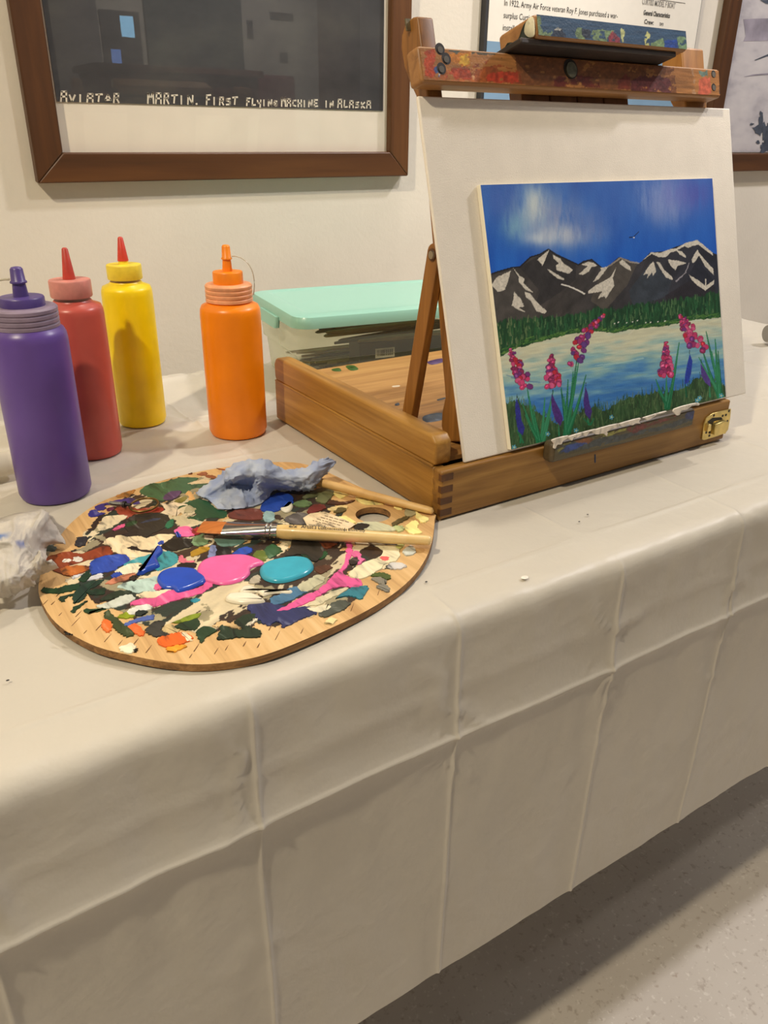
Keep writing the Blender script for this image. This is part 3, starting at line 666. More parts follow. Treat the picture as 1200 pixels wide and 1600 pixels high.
# painted dabs on flat faces
def dab(pts3, nrm, colr, parent, h=.0006, name='paint_dab', inset=.0006, smooth_it=True, rough=.38, rag=0., mat=None):
    P = [np.array(p, float) for p in pts3]; n = len(P); nrm = np.array(nrm, float)
    if smooth_it:
        Q = []
        for i in range(n):
            p0, p1, p2, p3 = P[i-1], P[i], P[(i+1) % n], P[(i+2) % n]
            for t in ((0, .33, .67) if not rag else (0, .17, .33, .5, .67, .83)): Q.append(.5*((2*p1)+(-p0+p2)*t+(2*p0-5*p1+4*p2-p3)*t*t+(-p0+3*p1-3*p2+p3)*t**3))
        P = Q; n = len(P)
    if rag: P = [p+rag*np.array([random.uniform(-1, 1), random.uniform(-1, 1), 0]) for p in P]
    T = []
    area = sum(np.dot(nrm, np.cross(P[i], P[(i+1) % n])) for i in range(n))
    if area < 0: P = P[::-1]
    for i in range(n):
        d = P[(i+1) % n]-P[i-1]; l = np.linalg.norm(d); d = d/(l+1e-12); inw = np.cross(nrm, d); T.append(P[i]+inw*min(inset, l*.35)+nrm*h)
    mbd = MB(); mbd.add(P+T, [(i, (i+1) % n, n+(i+1) % n, n+i) for i in range(n)]+[tuple(range(n, 2*n))])
    return mbd.build(name, mat or paint_mat(colr, rough), parent, smooth=60, recalc=False)
def painted_face(o, uv, fn_pos, lst, base, name, parent, res=.0008, amt=3.2, grain=(2.2, 60)):
    (u0, u1), (v0, v1) = uv; nu_, nv_ = int((u1-u0)/res)+2, max(6, int((v1-v0)/res)+2)
    a, b = np.meshgrid(np.linspace(u0, u1, nu_), np.linspace(v0, v1, nv_), indexing='ij'); P = fn_pos(a, b); q = Painter(P)
    gn_ = fbm(a*40*grain[0]/2, b*grain[1]*12, 33, 4)
    q.c = np.array(base, float)*(.78+.44*gn_[..., None]); dry = fbm(a*130, b*260, 37, 3)
    for i, (k, c, pts) in enumerate(lst):
        q.jitter(amt, .16, 40+i % 9); m = q.poly(Zn(k, pts)) & (dry > .30+.06*(i % 3)); q.put(m, c, .35, .74, (.25, .25), 44+i % 5)
    return grid_object(P, q.c, name, vcol('smeared_paint', .42, .35, 500), parent)
BAR_PAINT_SHADE = [('J', (176, 60, 36), [(555, 430), (620, 400), (650, 430), (640, 520), (640, 630), (555, 640)]), ('J', (196, 120, 40), [(740, 470), (830, 420), (900, 400), (940, 420), (930, 560), (860, 560), (820, 520), (760, 520)]),
           ('J', (206, 170, 60), [(850, 470), (900, 440), (925, 460), (930, 540), (890, 550), (840, 520)]), ('J', (58, 84, 92), [(750, 400), (830, 390), (850, 410), (820, 440), (760, 430)]), ('J', (62, 70, 66), [(940, 400), (1067, 410), (1160, 440), (1160, 460), (1060, 465), (950, 450)]),
           ('J', (30, 88, 170), [(632, 560), (660, 535), (690, 545), (675, 590), (672, 640), (635, 640)]), ('J', (230, 226, 214), [(672, 595), (686, 610), (680, 640), (672, 640)]), ('J', (168, 66, 44), [(730, 640), (800, 570), (900, 570), (940, 600), (935, 665), (820, 660)]),
           ('J', (188, 150, 112), [(936, 410), (946, 405), (968, 660), (948, 668)]), ('I', (178, 58, 40), [(0, 590), (80, 560), (160, 560), (240, 560), (255, 640), (120, 645), (0, 635)]), ('I', (30, 24, 20), [(105, 450), (120, 448), (120, 464), (108, 464)]),
           ('I', (92, 34, 34), [(525, 610), (620, 590), (740, 590), (860, 600), (890, 680), (700, 690), (525, 680)]), ('K', (92, 44, 52), [(640, 330), (720, 300), (800, 320), (815, 385), (700, 385), (645, 380)]), ('K', (110, 46, 40), [(590, 330), (620, 300), (640, 320), (640, 370), (585, 365)]),
           ('K', (176, 140, 110), [(890, 280), (898, 278), (906, 385), (894, 388)]), ('K', (192, 88, 72), [(918, 320), (968, 315), (968, 385), (918, 388)]), ('K', (84, 130, 132), [(920, 290), (955, 284), (955, 308), (925, 310)]), ('K', (50, 48, 56), [(1000, 345), (1015, 340), (1012, 390), (1003, 380)])]
BAR_PAINT_SHADE = [('K', (104, 62, 38), [(160, 205), (330, 235), (560, 255), (815, 270), (830, 390), (600, 375), (330, 355), (190, 345)]), ('K', (128, 60, 34), [(-90, 280), (60, 250), (190, 290), (200, 345), (60, 335), (-90, 320)]), ('J', (170, 92, 48), [(560, 560), (800, 600), (1067, 560), (1067, 690), (800, 670), (560, 650)])]+BAR_PAINT_SHADE  # first patch paints the clamp's cast shadow onto the bar, under the smears
painted_face(cb, ((.4185, .7925), (.3118, .3352)), lambda a, b: bp(0, 0, .0133)+a[..., None]*XX+b[..., None]*VV, BAR_PAINT_SHADE, (162, 110, 62), 'paint_smears', cb)
# top clamp: paint-covered bar with a dark rebate block, widened to stand in for underside shade
mb = MB(); bbox(mb, .5230, .7175, .3415, .3600, -.012, .035); cl = mb.build('top_clamp', M_bar, ea, bevel=.004, seg=3)
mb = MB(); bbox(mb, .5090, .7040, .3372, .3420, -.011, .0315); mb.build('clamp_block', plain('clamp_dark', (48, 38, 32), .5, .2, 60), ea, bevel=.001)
CLAMP_PAINT = [('I', (132, 150, 92), [(385, 120), (420, 125), (435, 200), (440, 250), (500, 230), (515, 260), (490, 290), (420, 280), (385, 250)]), ('I', (28, 34, 48), [(510, 290), (530, 230), (590, 225), (625, 270), (620, 305), (540, 300)]),
           ('I', (222, 216, 200), [(530, 225), (560, 208), (588, 225), (580, 245), (560, 232), (538, 240)]), ('I', (128, 146, 88), [(690, 260), (710, 210), (745, 215), (745, 270), (775, 315), (710, 310)]), ('I', (40, 42, 52), [(750, 220), (810, 240), (815, 300), (770, 300), (745, 270)]),
           ('I', (130, 148, 92), [(815, 240), (960, 225), (1000, 240), (950, 300), (945, 335), (830, 310)]), ('I', (160, 44, 52), [(950, 290), (985, 245), (1040, 290), (1045, 350), (960, 350)]), ('I', (214, 210, 130), [(1045, 230), (1065, 220), (1080, 260), (1065, 300), (1075, 345), (1055, 320)]),
           ('K', (214, 206, 120), [(698, 150), (708, 128), (718, 140), (716, 195), (700, 198)]), ('K', (130, 152, 92), [(720, 180), (770, 155), (780, 200), (725, 205)]), ('K', (30, 62, 150), [(780, 165), (825, 160), (832, 195), (800, 208), (778, 205)]),
           ('K', (130, 158, 104), [(830, 150), (862, 150), (880, 175), (880, 212), (835, 212), (835, 190)])]
painted_face(cl, ((.5255, .7150), (.3430, .3588)), lambda a, b: bp(0, 0, .0353)+a[..., None]*XX+b[..., None]*VV, CLAMP_PAINT, (50, 76, 104), 'paint_smears', cl, amt=1.8)
dab([bp(.5228, v_, n_) for v_, n_ in [(.344, -.005), (.350, .0), (.347, .012), (.356, .022), (.357, .033), (.345, .033), (.342, .01)]], (-1, 0, 0), (36, 44, 36), cl, .0005)
dab([bp(.5226, v_, n_) for v_, n_ in [(.344, .027), (.350, .022), (.357, .026), (.357, .034), (.344, .034)]], (-1, 0, 0), (226, 220, 190), cl, .0007)
# brass corner plate on the left head
mb = MB(); bbox(mb, .4300, .4420, .3600, .3690, -.0175, -.0160); mb.build('brass_plate', plain('dull_brass', (122, 112, 84), .5, .2, 200, metal=.6), ea)
# canvas ledge in front, thick with dried paint
lg = MB().box((.5085, BY0-.014, .0345), (.7135, BY0-.0003, .0545)).build('canvas_ledge', wood('ledge_wood', (60, 48, 34), (84, 70, 48), (100, 84, 58), 'x'), ea, bevel=.004, seg=3)
lfn = lambda x, y: ony(x, y, BY0-.0142); FN = (0, -1, 0)
LEDGE_PAINT = [('G', (44, 52, 60), [(130, 425), (110, 390), (150, 350), (300, 330), (480, 310), (620, 280), (800, 240), (950, 190), (955, 210), (830, 260), (600, 310), (400, 370), (200, 410)]), ('G', (32, 50, 110), [(140, 410), (180, 370), (260, 350), (320, 350), (240, 390), (170, 415)]), ('G', (100, 96, 44), [(110, 390), (150, 340), (200, 320), (220, 340), (150, 390), (125, 410)]),
           ('G', (110, 62, 30), [(220, 345), (300, 320), (340, 330), (320, 355), (250, 360)]), ('G', (112, 112, 52), [(330, 320), (450, 280), (540, 260), (540, 280), (400, 320), (340, 340)]), ('G', (84, 34, 36), [(530, 270), (640, 220), (800, 180), (850, 180), (830, 210), (690, 250), (580, 300)]),
           ('G', (34, 42, 84), [(890, 190), (920, 150), (955, 130), (960, 200), (930, 215), (900, 210)]), ('G', (100, 30, 34), [(60, 380), (80, 365), (95, 380), (85, 398)])]
painted_face(lg, ((.5115, .7105), (.0370, .0525)), lambda a, b: np.stack([a, np.full_like(a, BY0-.0143), b], -1), [(k_, tuple(min(255, v_*1.35+8) for v_ in c_), p_) for k_, c_, p_ in LEDGE_PAINT], (92, 84, 62), 'paint_smears', lg, amt=2.)
drips = [[(85, 335), (180, 310), (175, 330), (150, 345), (140, 365), (115, 368), (105, 390), (92, 385), (95, 360)], [(185, 315), (340, 272), (335, 285), (310, 290), (290, 315), (260, 312), (235, 325), (215, 322), (205, 342), (192, 335)], [(335, 278), (480, 238), (485, 262), (440, 275), (400, 300), (420, 290), (415, 315), (395, 300), (350, 305)],
         [(485, 240), (615, 204), (610, 225), (622, 240), (590, 238), (570, 250), (545, 244), (520, 258), (500, 252)], [(640, 200), (770, 162), (760, 175), (720, 185), (690, 205), (660, 220), (650, 210)], [(820, 150), (960, 112), (970, 130), (930, 130), (900, 155), (870, 160), (855, 185), (835, 188)]]
for d_ in drips: dab([lfn(*q) for q in Zn('G', d_)], FN, (228, 218, 204), lg, .0011, inset=.0004)
# brass latch
lt = thing; la = MB().prism([ony(x, y, BY0-.0003) for x, y in Zn('U', [(415, 945), (440, 760), (470, 690), (540, 640), (755, 585), (745, 690), (720, 830), (690, 870), (600, 905), (440, 955)])], (0, -.0016, 0)).build('latch', M_brass, ea, bevel=.0004)
MB().prism([ony(x, y, BY0-.0018) for x, y in Zn('U', [(530, 885), (545, 760), (660, 715), (700, 735), (660, 870)])], (0, -.005, 0)).build('latch_hasp', M_brass, la, bevel=.0008)
MB().prism([ony(x, y, BY0-.0018) for x, y in Zn('U', [(455, 850), (470, 770), (505, 760), (495, 840)])], (0, -.004, 0)).build('latch_hinge', M_brass, la, bevel=.0005)
MB().prism([ony(x, y, BY0-.0019) for x, y in Zn('U', [(490, 745), (555, 695), (650, 690), (665, 712), (560, 735), (530, 800), (520, 880), (508, 880), (515, 770)])], (0, -.0006, 0)).build('latch_slot', M_black, la)
for q in [(565, 668), (512, 905), (742, 615), (688, 840), (668, 672), (706, 662), (722, 735), (475, 868)]:
    x, y = Zn('U', [q])[0]; disc(ony(x, y, BY0-.0018), (0, -1, 0), .0015, 'rivet', M_hole, la, .0004, 10)
# marks on the box front and on the lid panel
dab([ony(x, y, BY0-.0002) for x, y in Zn('G', [(344, 430), (352, 428), (352, 472), (344, 474)])], FN, (40, 58, 96), ea, .0003)
pz = lambda x, y: onz(x, y, LZ+.0046)
for c_, pts in [((60, 92, 34), [(540, 572), (553, 571), (560, 577), (548, 579)]), ((66, 96, 40), [(518, 577), (530, 575), (533, 580), (522, 580)]), ((84, 60, 110), [(668, 565), (690, 560), (694, 565), (675, 570)]), ((52, 66, 90), [(662, 650), (690, 645), (694, 655), (665, 660)]), ((38, 44, 60), [(617, 631), (623, 629), (624, 633), (618, 634)]), ((42, 46, 60), [(683, 624), (695, 621), (696, 623), (685, 626)]), ((214, 200, 180), [(613, 603), (624, 602), (624, 604), (614, 605)])]:
    dab([pz(*q) for q in pts], (0, 0, 1), c_, pf, .0003)

# ------------------------------------------------------------------ white board and painting
U0, U1, V1 = .4207, .8272, .3044
cbd = thing('canvas_board', bp((U0+U1)/2, 0, 0), 'large blank white canvas board standing on the easel behind the painting', 'canvas board')
mb = MB(); bbox(mb, U0, U1, .0005, V1, -.0040, -.0002); mb.build('board', M_canvas, cbd, bevel=.0012)
PU0, PU1, PV0, PV1 = .4699, .7829, .0030, .2334; PT = .0052
pa = thing('landscape_painting', bp((PU0+PU1)/2, PV0, .002), 'small canvas painting of blue sky, snowy mountains, lake and pink flowers', 'painting')
mb = MB(); bbox(mb, PU0, PU1, PV0, PV1, .0003, PT); mb.build('canvas_panel', M_canvas_edge, pa, bevel=.0006)
nu, nv = 560, 430
uu, vv = np.meshgrid(np.linspace(PU0+.0005, PU1-.0003, nu), np.linspace(PV0+.0003, PV1-.0005, nv), indexing='ij')
Pp = PB+uu[..., None]*XX+vv[..., None]*VV+NN*(PT+.0002)
pt = Painter(Pp); X, Y = pt.px, pt.py
W = lambda pts: Zn('W', pts)
def interp(pts, x): a = np.array(W(pts)); return np.interp(x, a[:, 0], a[:, 1])
# sky
sk = fbm(X*.05, Y*.012, 60, 4); g = np.clip((Y-285)/130, 0, 1)
pt.c[:] = np.array([60, 104, 186])*(1-g[..., None])+np.array([28, 94, 196])*g[..., None]
pt.c += ((sk-.5)*34)[..., None]*np.array([.6, 1., .9])
for cx, cy, rx, ry, c_, a_, sd in [(300, 180, 70, 80, (176, 200, 214), 1., 2), (310, 165, 30, 55, (214, 224, 220), 1., 5), (225, 240, 40, 50, (130, 180, 205), .8, 8), (400, 240, 90, 90, (150, 160, 196), .9, 11), (420, 285, 100, 35, (196, 204, 216), .9, 14), (330, 300, 50, 22, (200, 212, 224), .8, 4),
                               (540, 260, 60, 70, (110, 130, 190), .7, 17), (830, 130, 75, 70, (150, 168, 214), 1., 20), (900, 120, 80, 60, (110, 120, 196), .8, 23), (860, 180, 60, 60, (130, 150, 205), .7, 26), (170, 150, 60, 60, (80, 110, 190), .6, 29), (980, 110, 50, 50, (84, 90, 176), .7, 32), (640, 160, 50, 90, (70, 110, 190), .5, 35)]:
    x, y = W([(cx, cy)])[0]; pt.soft(x, y, rx/2.3, ry/2.3, c_, a_*.8, .16, .035, sd); pt.soft(x, y, rx/1.9, ry/1.9, c_, a_*.22, .07, .05, sd+2); pt.soft(x, y, rx/2.6, ry/2.8, c_, a_*.55, .4, .06, sd+5)
# mountains
ridge = [(60, 470), (110, 455), (150, 440), (220, 420), (245, 420), (290, 378), (330, 366), (365, 345), (400, 368), (490, 410), (512, 396), (545, 388), (590, 425), (612, 420), (660, 380), (700, 392), (740, 405), (760, 392), (790, 360), (850, 355), (900, 335), (985, 310), (1045, 358), (1100, 380)]
ry_ = interp(ridge, X); pt.jitter(.6, .3, 12)
mt = Y > ry_
nz = fbm(X*.10+Y*.05, Y*.05, 63, 4)
xr = np.clip((X-W([(430, 0)])[0][0])/(W([(1050, 0)])[0][0]-W([(430, 0)])[0][0]), 0, 1)
base = np.array([66, 62, 60])*(1-xr[..., None])+np.array([44, 46, 58])*xr[..., None]
pt.c = np.where(mt[..., None], base*(.72+.55*nz[..., None]), pt.c)
for pts, c_, a_ in [([(245, 420), (365, 350), (480, 410), (480, 470), (420, 520), (300, 600), (330, 520)], (46, 44, 46), .7), ([(590, 430), (660, 385), (735, 408), (690, 500), (600, 600), (540, 560)], (88, 82, 74), .7), ([(700, 520), (790, 400), (880, 470), (860, 540), (720, 590)], (58, 68, 80), .7), ([(850, 540), (960, 470), (1060, 500), (1060, 540), (860, 570)], (44, 40, 46), .8), ([(940, 470), (985, 390), (1050, 470), (1040, 500), (1010, 505)], (36, 38, 50), .8), ([(110, 460), (215, 430), (300, 560), (320, 640), (130, 640)], (84, 80, 76), .55)]:
    pt.fill(W(pts), c_, .22, a_, (.12, .12), 66)
pt.qx, pt.qy = pt.px, pt.py
pt.stroke(W(ridge[1:16]), 2.2, 2.0, (28, 26, 30)); pt.stroke(W(ridge[17:23]), 1.5, 1.5, (34, 32, 38))
pt.jitter(.7, .5, 15)
sn = (206, 200, 188)
for k, pts in [('X', [(205, 960), (250, 890), (370, 835), (350, 920), (320, 1000), (260, 1015), (235, 985)]), ('X', [(390, 810), (450, 880), (490, 900), (480, 940), (560, 1020), (500, 1000), (440, 930), (440, 890)]), ('X', [(490, 1015), (540, 1030), (560, 1060), (620, 1130), (680, 1180), (660, 1200), (590, 1180), (540, 1090), (500, 1060)]),
               ('X', [(400, 1015), (460, 1080), (485, 1140), (440, 1150), (500, 1190), (430, 1165), (380, 1130), (395, 1070)]), ('X', [(595, 740), (700, 655), (670, 730), (640, 795), (620, 760)]), ('X', [(730, 700), (790, 730), (820, 770), (900, 825), (870, 860), (760, 830), (760, 790), (780, 770), (735, 730)]),
               ('X', [(680, 820), (700, 825), (740, 850), (830, 905), (820, 915), (770, 900), (700, 845)]), ('X', [(970, 785), (1030, 755), (1080, 770), (1110, 795), (1060, 800), (1040, 840), (990, 870), (950, 865), (1000, 820), (1030, 795)]),
               ('Y', [(-20, 930), (50, 830), (40, 810), (110, 800), (60, 870), (30, 910)]), ('Y', [(-60, 1010), (0, 960), (60, 930), (130, 890), (180, 805), (150, 900), (165, 960), (90, 1070), (75, 1050), (20, 1075), (60, 1010), (-60, 1030)]), ('Y', [(205, 760), (230, 740), (300, 800), (305, 835), (270, 820), (215, 780)]),
               ('Y', [(400, 750), (480, 675), (520, 680), (560, 680), (640, 650), (690, 645), (770, 598), (870, 572), (1000, 680), (1000, 705), (880, 612), (840, 620), (790, 640), (760, 625), (690, 665), (640, 680), (600, 720), (540, 720), (480, 690)]), ('Y', [(685, 655), (740, 670), (775, 710), (770, 725), (720, 695)]), ('Y', [(620, 740), (690, 745), (780, 770), (700, 795), (685, 830), (640, 790)]),
               ('Y', [(820, 740), (870, 655), (890, 690), (1005, 820), (1010, 870), (940, 800), (885, 705), (850, 760), (830, 770)]), ('Y', [(410, 870), (460, 790), (495, 755), (510, 800), (520, 840), (490, 880), (485, 850), (440, 900), (450, 860)]), ('Y', [(520, 760), (550, 765), (590, 830), (650, 880), (665, 915), (600, 890), (550, 810)]), ('Y', [(800, 870), (870, 910), (935, 960), (935, 900), (948, 905), (945, 965), (1015, 910), (1010, 950), (940, 1003), (870, 960), (820, 910)])]:
    pt.fill(Zn(k, pts), sn, .14, 1., (.5, .5), 70)
pt.stroke(Zn('X', [(805, 950), (860, 965), (910, 985), (1000, 1030)]), 2.2, 2.2, (226, 222, 214)); pt.stroke(Zn('Y', [(800, 770), (770, 850), (690, 925)]), 1.2, 2.2, (150, 146, 154)); pt.stroke(Zn('Y', [(110, 800), (215, 725), (300, 760), (370, 770)]), 2.5, 2.5, (170, 160, 150), a=.8)
# forest band
shore = [(100, 815), (150, 802), (220, 762), (330, 730), (450, 700), (560, 686), (640, 695), (700, 682), (760, 675), (870, 662), (960, 642), (1100, 628)]
tline = [(100, 660), (150, 650), (220, 640), (330, 632), (420, 622), (520, 610), (560, 590), (640, 600), (720, 572), (820, 570), (900, 555), (1000, 540), (1100, 515)]
sy_w = interp(shore, X)+1.5*(fbm(X*.2, Y*0, 71, 3)-.5)*2; ty_w = interp(tline, X)
jag = 7*np.abs(vnoise(X*.22, X*0, 72)-.5)*2+3*vnoise(X*.6, X*0, 73)
fo = (Y > ty_w-jag+4) & (Y < sy_w+2)
pt.qx, pt.qy = pt.px, pt.py
gn = fbm(X*.35, Y*.06, 74, 4)
pt.c = np.where(fo[..., None], np.array([34, 78, 46])*(.55+.85*gn[..., None]), pt.c)
rnd = random.Random(11)
for i in range(420):
    x = rnd.uniform(140, 1075); ys = float(interp(shore, W([(x, 0)])[0][0])); yt = float(interp(tline, W([(x, 0)])[0][0])); xp = W([(x, 0)])[0][0]
    y0 = rnd.uniform(yt-1, ys-4); l = rnd.uniform(4, 13); leftb = x < 320
    c_ = rnd.choice([(64, 100, 62), (42, 92, 56), (24, 64, 40), (20, 54, 36), (84, 116, 76)] if not leftb else [(104, 122, 84), (84, 110, 70), (60, 96, 56), (40, 80, 44)])
    pt.stroke([(xp, y0-l/2), (xp+rnd.uniform(-1.5, 1.5), y0+l/2)], .8, 2.2, c_)
for i in range(260):
    x = rnd.uniform(140, 1075); xp = W([(x, 0)])[0][0]; ys = float(interp(shore, xp)); y0 = ys-rnd.uniform(.5, 7)*(1 if x > 320 else 1.6)
    pt.stroke([(xp-3, y0+1), (xp+3, y0-1)], 1.3, 1.3, rnd.choice([(74, 118, 52), (58, 104, 50), (96, 136, 66), (48, 92, 44)]))
for x, y in [(640, 655), (655, 650), (690, 652), (715, 648), (735, 643), (770, 652), (790, 650), (820, 648), (850, 645)]: a = W([(x, y)])[0]; pt.stroke([a, (a[0]+1, a[1]-.6)], 1.6, 1.4, (226, 226, 216))
# lake
gtop = [(100, 985), (165, 990), (230, 965), (300, 1000), (400, 1060), (520, 1000), (560, 985), (600, 1008), (680, 962), (800, 932), (870, 930), (950, 902), (1000, 865), (1100, 900)]
gy = interp(gtop, X)
wt = Y > sy_w
t = np.clip((Y-sy_w)/(interp([(100, 1100), (1100, 960)], X)-sy_w), 0, 1)
st_ = fbm(X*.03, (Y+X*.12)*.16, 80, 4); t2 = np.clip(t*1.15+(st_-.5)*.75+.10*(xr-.3), 0, 1)
stops = np.array([0, .18, .36, .55, .78, 1.]); cs = np.array([(206, 206, 178), (196, 204, 184), (160, 190, 182), (124, 172, 188), (84, 140, 190), (56, 116, 186)])
wc = np.stack([np.interp(t2, stops, cs[:, k]) for k in range(3)], -1)*(.93+.14*fbm(X*.06, (Y+X*.12)*.5, 83, 3)[..., None])
pt.c = np.where(wt[..., None], wc, pt.c)
for a_, b_, c_ in [((210, 880), (330, 900), (86, 124, 160)), ((190, 870), (260, 880), (96, 140, 170)), ((560, 830), (760, 800), (170, 205, 205)), ((700, 860), (900, 850), (110, 165, 200)), ((760, 905), (900, 885), (60, 110, 180)), ((640, 930), (820, 900), (62, 118, 186)), ((340, 870), (460, 850), (170, 205, 200)), ((420, 760), (640, 740), (186, 200, 180)), ((300, 900), (440, 890), (120, 165, 190)), ((700, 700), (720, 680), (214, 212, 190))]:
    A_, B_ = W([a_, b_]); pt.stroke([A_, ((A_[0]+B_[0])/2, (A_[1]+B_[1])/2+1.5), B_], 1.5, 2.5, c_, a=.7)
# grass
gj = 9*np.abs(vnoise(X*.3, X*0, 85)-.3)
gr = Y > gy-gj+6
pt.c = np.where(gr[..., None], np.array([56, 84, 52])*(.6+.8*fbm(X*.3, Y*.07, 86, 4)[..., None]), pt.c)
for i in range(520):
    x = rnd.uniform(165, 1095); xp = W([(x, 0)])[0][0]; y0 = float(interp(gtop, xp)); bot = 707-(xp-792)*86/339; yb = rnd.uniform(y0+2, bot+4); l = rnd.uniform(6, 15)
    pt.stroke([(xp, yb), (xp+rnd.uniform(-3, 3), yb-l)], 1.8, .6, rnd.choice([(76, 104, 62), (44, 80, 46), (88, 118, 74), (34, 68, 40), (60, 100, 56), (104, 126, 84)]), a=.8)
# leaves, lupins and fireweed
for bx_, by_, tips in [(330, 1165, [(275, 915), (255, 985), (268, 1035), (350, 965), (385, 935), (376, 1010), (300, 1000)]), (440, 1120, [(418, 922), (447, 888), (468, 855), (483, 808), (492, 808), (522, 868), (512, 905), (430, 960)]), (862, 1005, [(813, 888), (857, 880), (872, 930), (910, 733), (822, 935), (880, 900)]), (1085, 965, [(1022, 688), (1003, 752), (1046, 772), (992, 796), (1072, 770), (1060, 720)]), (255, 1150, [(250, 1110), (235, 1100)]), (412, 1120, [(408, 1080)]), (535, 1075, [(528, 1050), (512, 1050), (555, 1050)]), (938, 960, [(935, 905)]), (1040, 960, [(1036, 918)])]:
    for tx, ty in tips:
        A_, B_ = W([(bx_+rnd.uniform(-8, 8), by_), (tx, ty)]); mx_ = ((A_[0]*.4+B_[0]*.6), (A_[1]*.45+B_[1]*.55)); big = abs(by_-ty) > 100
        pt.stroke([B_, mx_, A_], 1.4, 6.4 if big else 3., rnd.choice([(28, 112, 72), (36, 122, 80), (24, 96, 62), (50, 134, 94)]), .12)
        if big: pt.stroke([B_, mx_, A_], .4, 1., (70, 150, 110))
for pts, c_ in [([(234, 965), (245, 1000), (252, 1060), (262, 1090), (255, 1120), (240, 1105), (232, 1050), (230, 1000)], (46, 48, 138)), ([(383, 945), (395, 980), (412, 1020), (420, 1050), (412, 1082), (395, 1060), (385, 1020), (380, 975)], (76, 46, 122)), ([(521, 915), (530, 950), (535, 990), (543, 1020), (536, 1055), (520, 1030), (514, 980)], (70, 48, 126)),
                ([(953, 780), (962, 810), (958, 860), (950, 900), (936, 908), (937, 870), (945, 820)], (40, 62, 164)), ([(1002, 818), (1018, 850), (1035, 890), (1037, 920), (1018, 900), (1005, 870)], (84, 64, 140))]:
    cx_ = sum(p[0] for p in pts)/len(pts); pt.fill(W([(cx_+(p[0]-cx_)*1.25, p[1]) for p in pts]), c_, .2, 1., (.5, .5), 90); pt.stroke(W([pts[0], (pts[0][0], pts[0][1]-14)]), 1.2, .8, (30, 60, 60))
cols = [(196, 60, 110), (160, 52, 108), (116, 52, 122), (214, 92, 140), (186, 44, 62), (140, 44, 90), (206, 74, 126)]
for path, w0, w1, pal in [([(207, 768), (228, 810), (250, 860), (262, 915)], 10, 58, cols), ([(376, 782), (378, 830), (384, 880), (384, 920)], 6, 54, cols), ([(592, 618), (560, 655), (525, 690), (500, 750), (478, 825)], 9, 64, [cols[2], cols[1], cols[4], cols[3], (98, 60, 130)]), ([(857, 738), (856, 790), (856, 840), (855, 872)], 6, 48, cols), ([(915, 622), (940, 660), (965, 710), (988, 765)], 14, 68, cols)]:
    n = 52
    for i in range(n):
        t_i = i/(n-1); k = t_i*(len(path)-1); j = min(int(k), len(path)-2); f_ = k-j
        x = path[j][0]*(1-f_)+path[j+1][0]*f_; y = path[j][1]*(1-f_)+path[j+1][1]*f_; wd = w0+(w1-w0)*min(1, t_i*1.5)
        a = W([(x+rnd.uniform(-.5, .5)*wd, y+rnd.uniform(-8, 8))])[0]; r = (2.8+4.4*min(1, t_i*1.6))*rnd.uniform(.8, 1.15); an = rnd.uniform(0, 6.28); c_ = rnd.choice(pal)
        q = (a[0]+1.6*math.cos(an), a[1]+1.6*math.sin(an)); pt.stroke([a, q], r+1.1, r+1.1, tuple(v*.62 for v in c_)); pt.stroke([a, q], r, r, c_, .1)
        if i % 3 == 0: pt.stroke([(a[0]-.6, a[1]-.6), (q[0]-.6, q[1]-.6)], r*.35, r*.35, tuple(min(255, v*1.25+20) for v in c_))
for x, y in [(222, 1170), (362, 1115), (995, 965), (1085, 955), (480, 1100), (628, 1045), (985, 975)]:
    a = W([(x, y)])[0]
    for k in range(5): an = k*1.2566; pt.stroke([a, (a[0]+2.6*math.cos(an), a[1]+2.6*math.sin(an))], 1.2, 2.4, (92, 168, 196))
    pt.stroke([a, (a[0]+.5, a[1])], 1.8, 1.8, (214, 214, 130))
b_ = W([(703, 296), (720, 294), (742, 272)]); pt.stroke(b_, 1.2, 1., (20, 24, 48)); a = W([(721, 296)])[0]; pt.stroke([a, (a[0]+.4, a[1])], 2., 2., (230, 230, 230))
grid_object(Pp, pt.c, 'painted_surface', vcol('landscape_paint', .42, .3, 700), pa)

# ------------------------------------------------------------------ palette
PZ = .0062
outl = [(60, 918), (66, 890), (84, 853), (110, 818), (150, 788), (200, 768), (260, 749), (320, 735), (380, 726), (430, 722), (470, 724), (505, 735), (540, 751), (575, 766), (620, 783), (676, 801), (679, 812), (677, 835), (670, 862), (655, 889), (632, 914), (600, 938), (560, 961), (500, 989), (440, 1014), (395, 1028), (345, 1036), (300, 1038), (250, 1033), (200, 1023), (150, 1010), (105, 987), (80, 965), (64, 938)]
OP = [onz(x, y, PZ) for x, y in outl]
def closed_spline(P, k=4):
    Q = []; n = len(P)
    for i in range(n):
        p0, p1, p2, p3 = P[i-1], P[i], P[(i+1) % n], P[(i+2) % n]
        for j in range(k):
            t = j/k; Q.append(.5*((2*p1)+(-p0+p2)*t+(2*p0-5*p1+4*p2-p3)*t*t+(-p0+3*p1-3*p2+p3)*t**3))
    return Q
OS = closed_spline(OP, 3)
hc_ = onz(583, 804, PZ); hxr = np.linalg.norm(onz(611, 804, PZ)-onz(556, 804, PZ))/2
hole = [hc_+np.array([hxr*math.cos(a)*1.0, hxr*math.sin(a)*1.0, 0]) for a in np.linspace(0, 2*math.pi, 28, endpoint=False)]
pc = np.mean(OP, 0)
pl = thing('painters_palette', (pc[0], pc[1], 0), 'round plywood palette covered with wet and dried paint', 'palette')
_g0, _g1 = onz(292, 1037, PZ), onz(312, 1007, PZ); GD = (_g1-_g0)/np.linalg.norm(_g1-_g0); PAL_ROT = math.atan2(GD[0], GD[1])
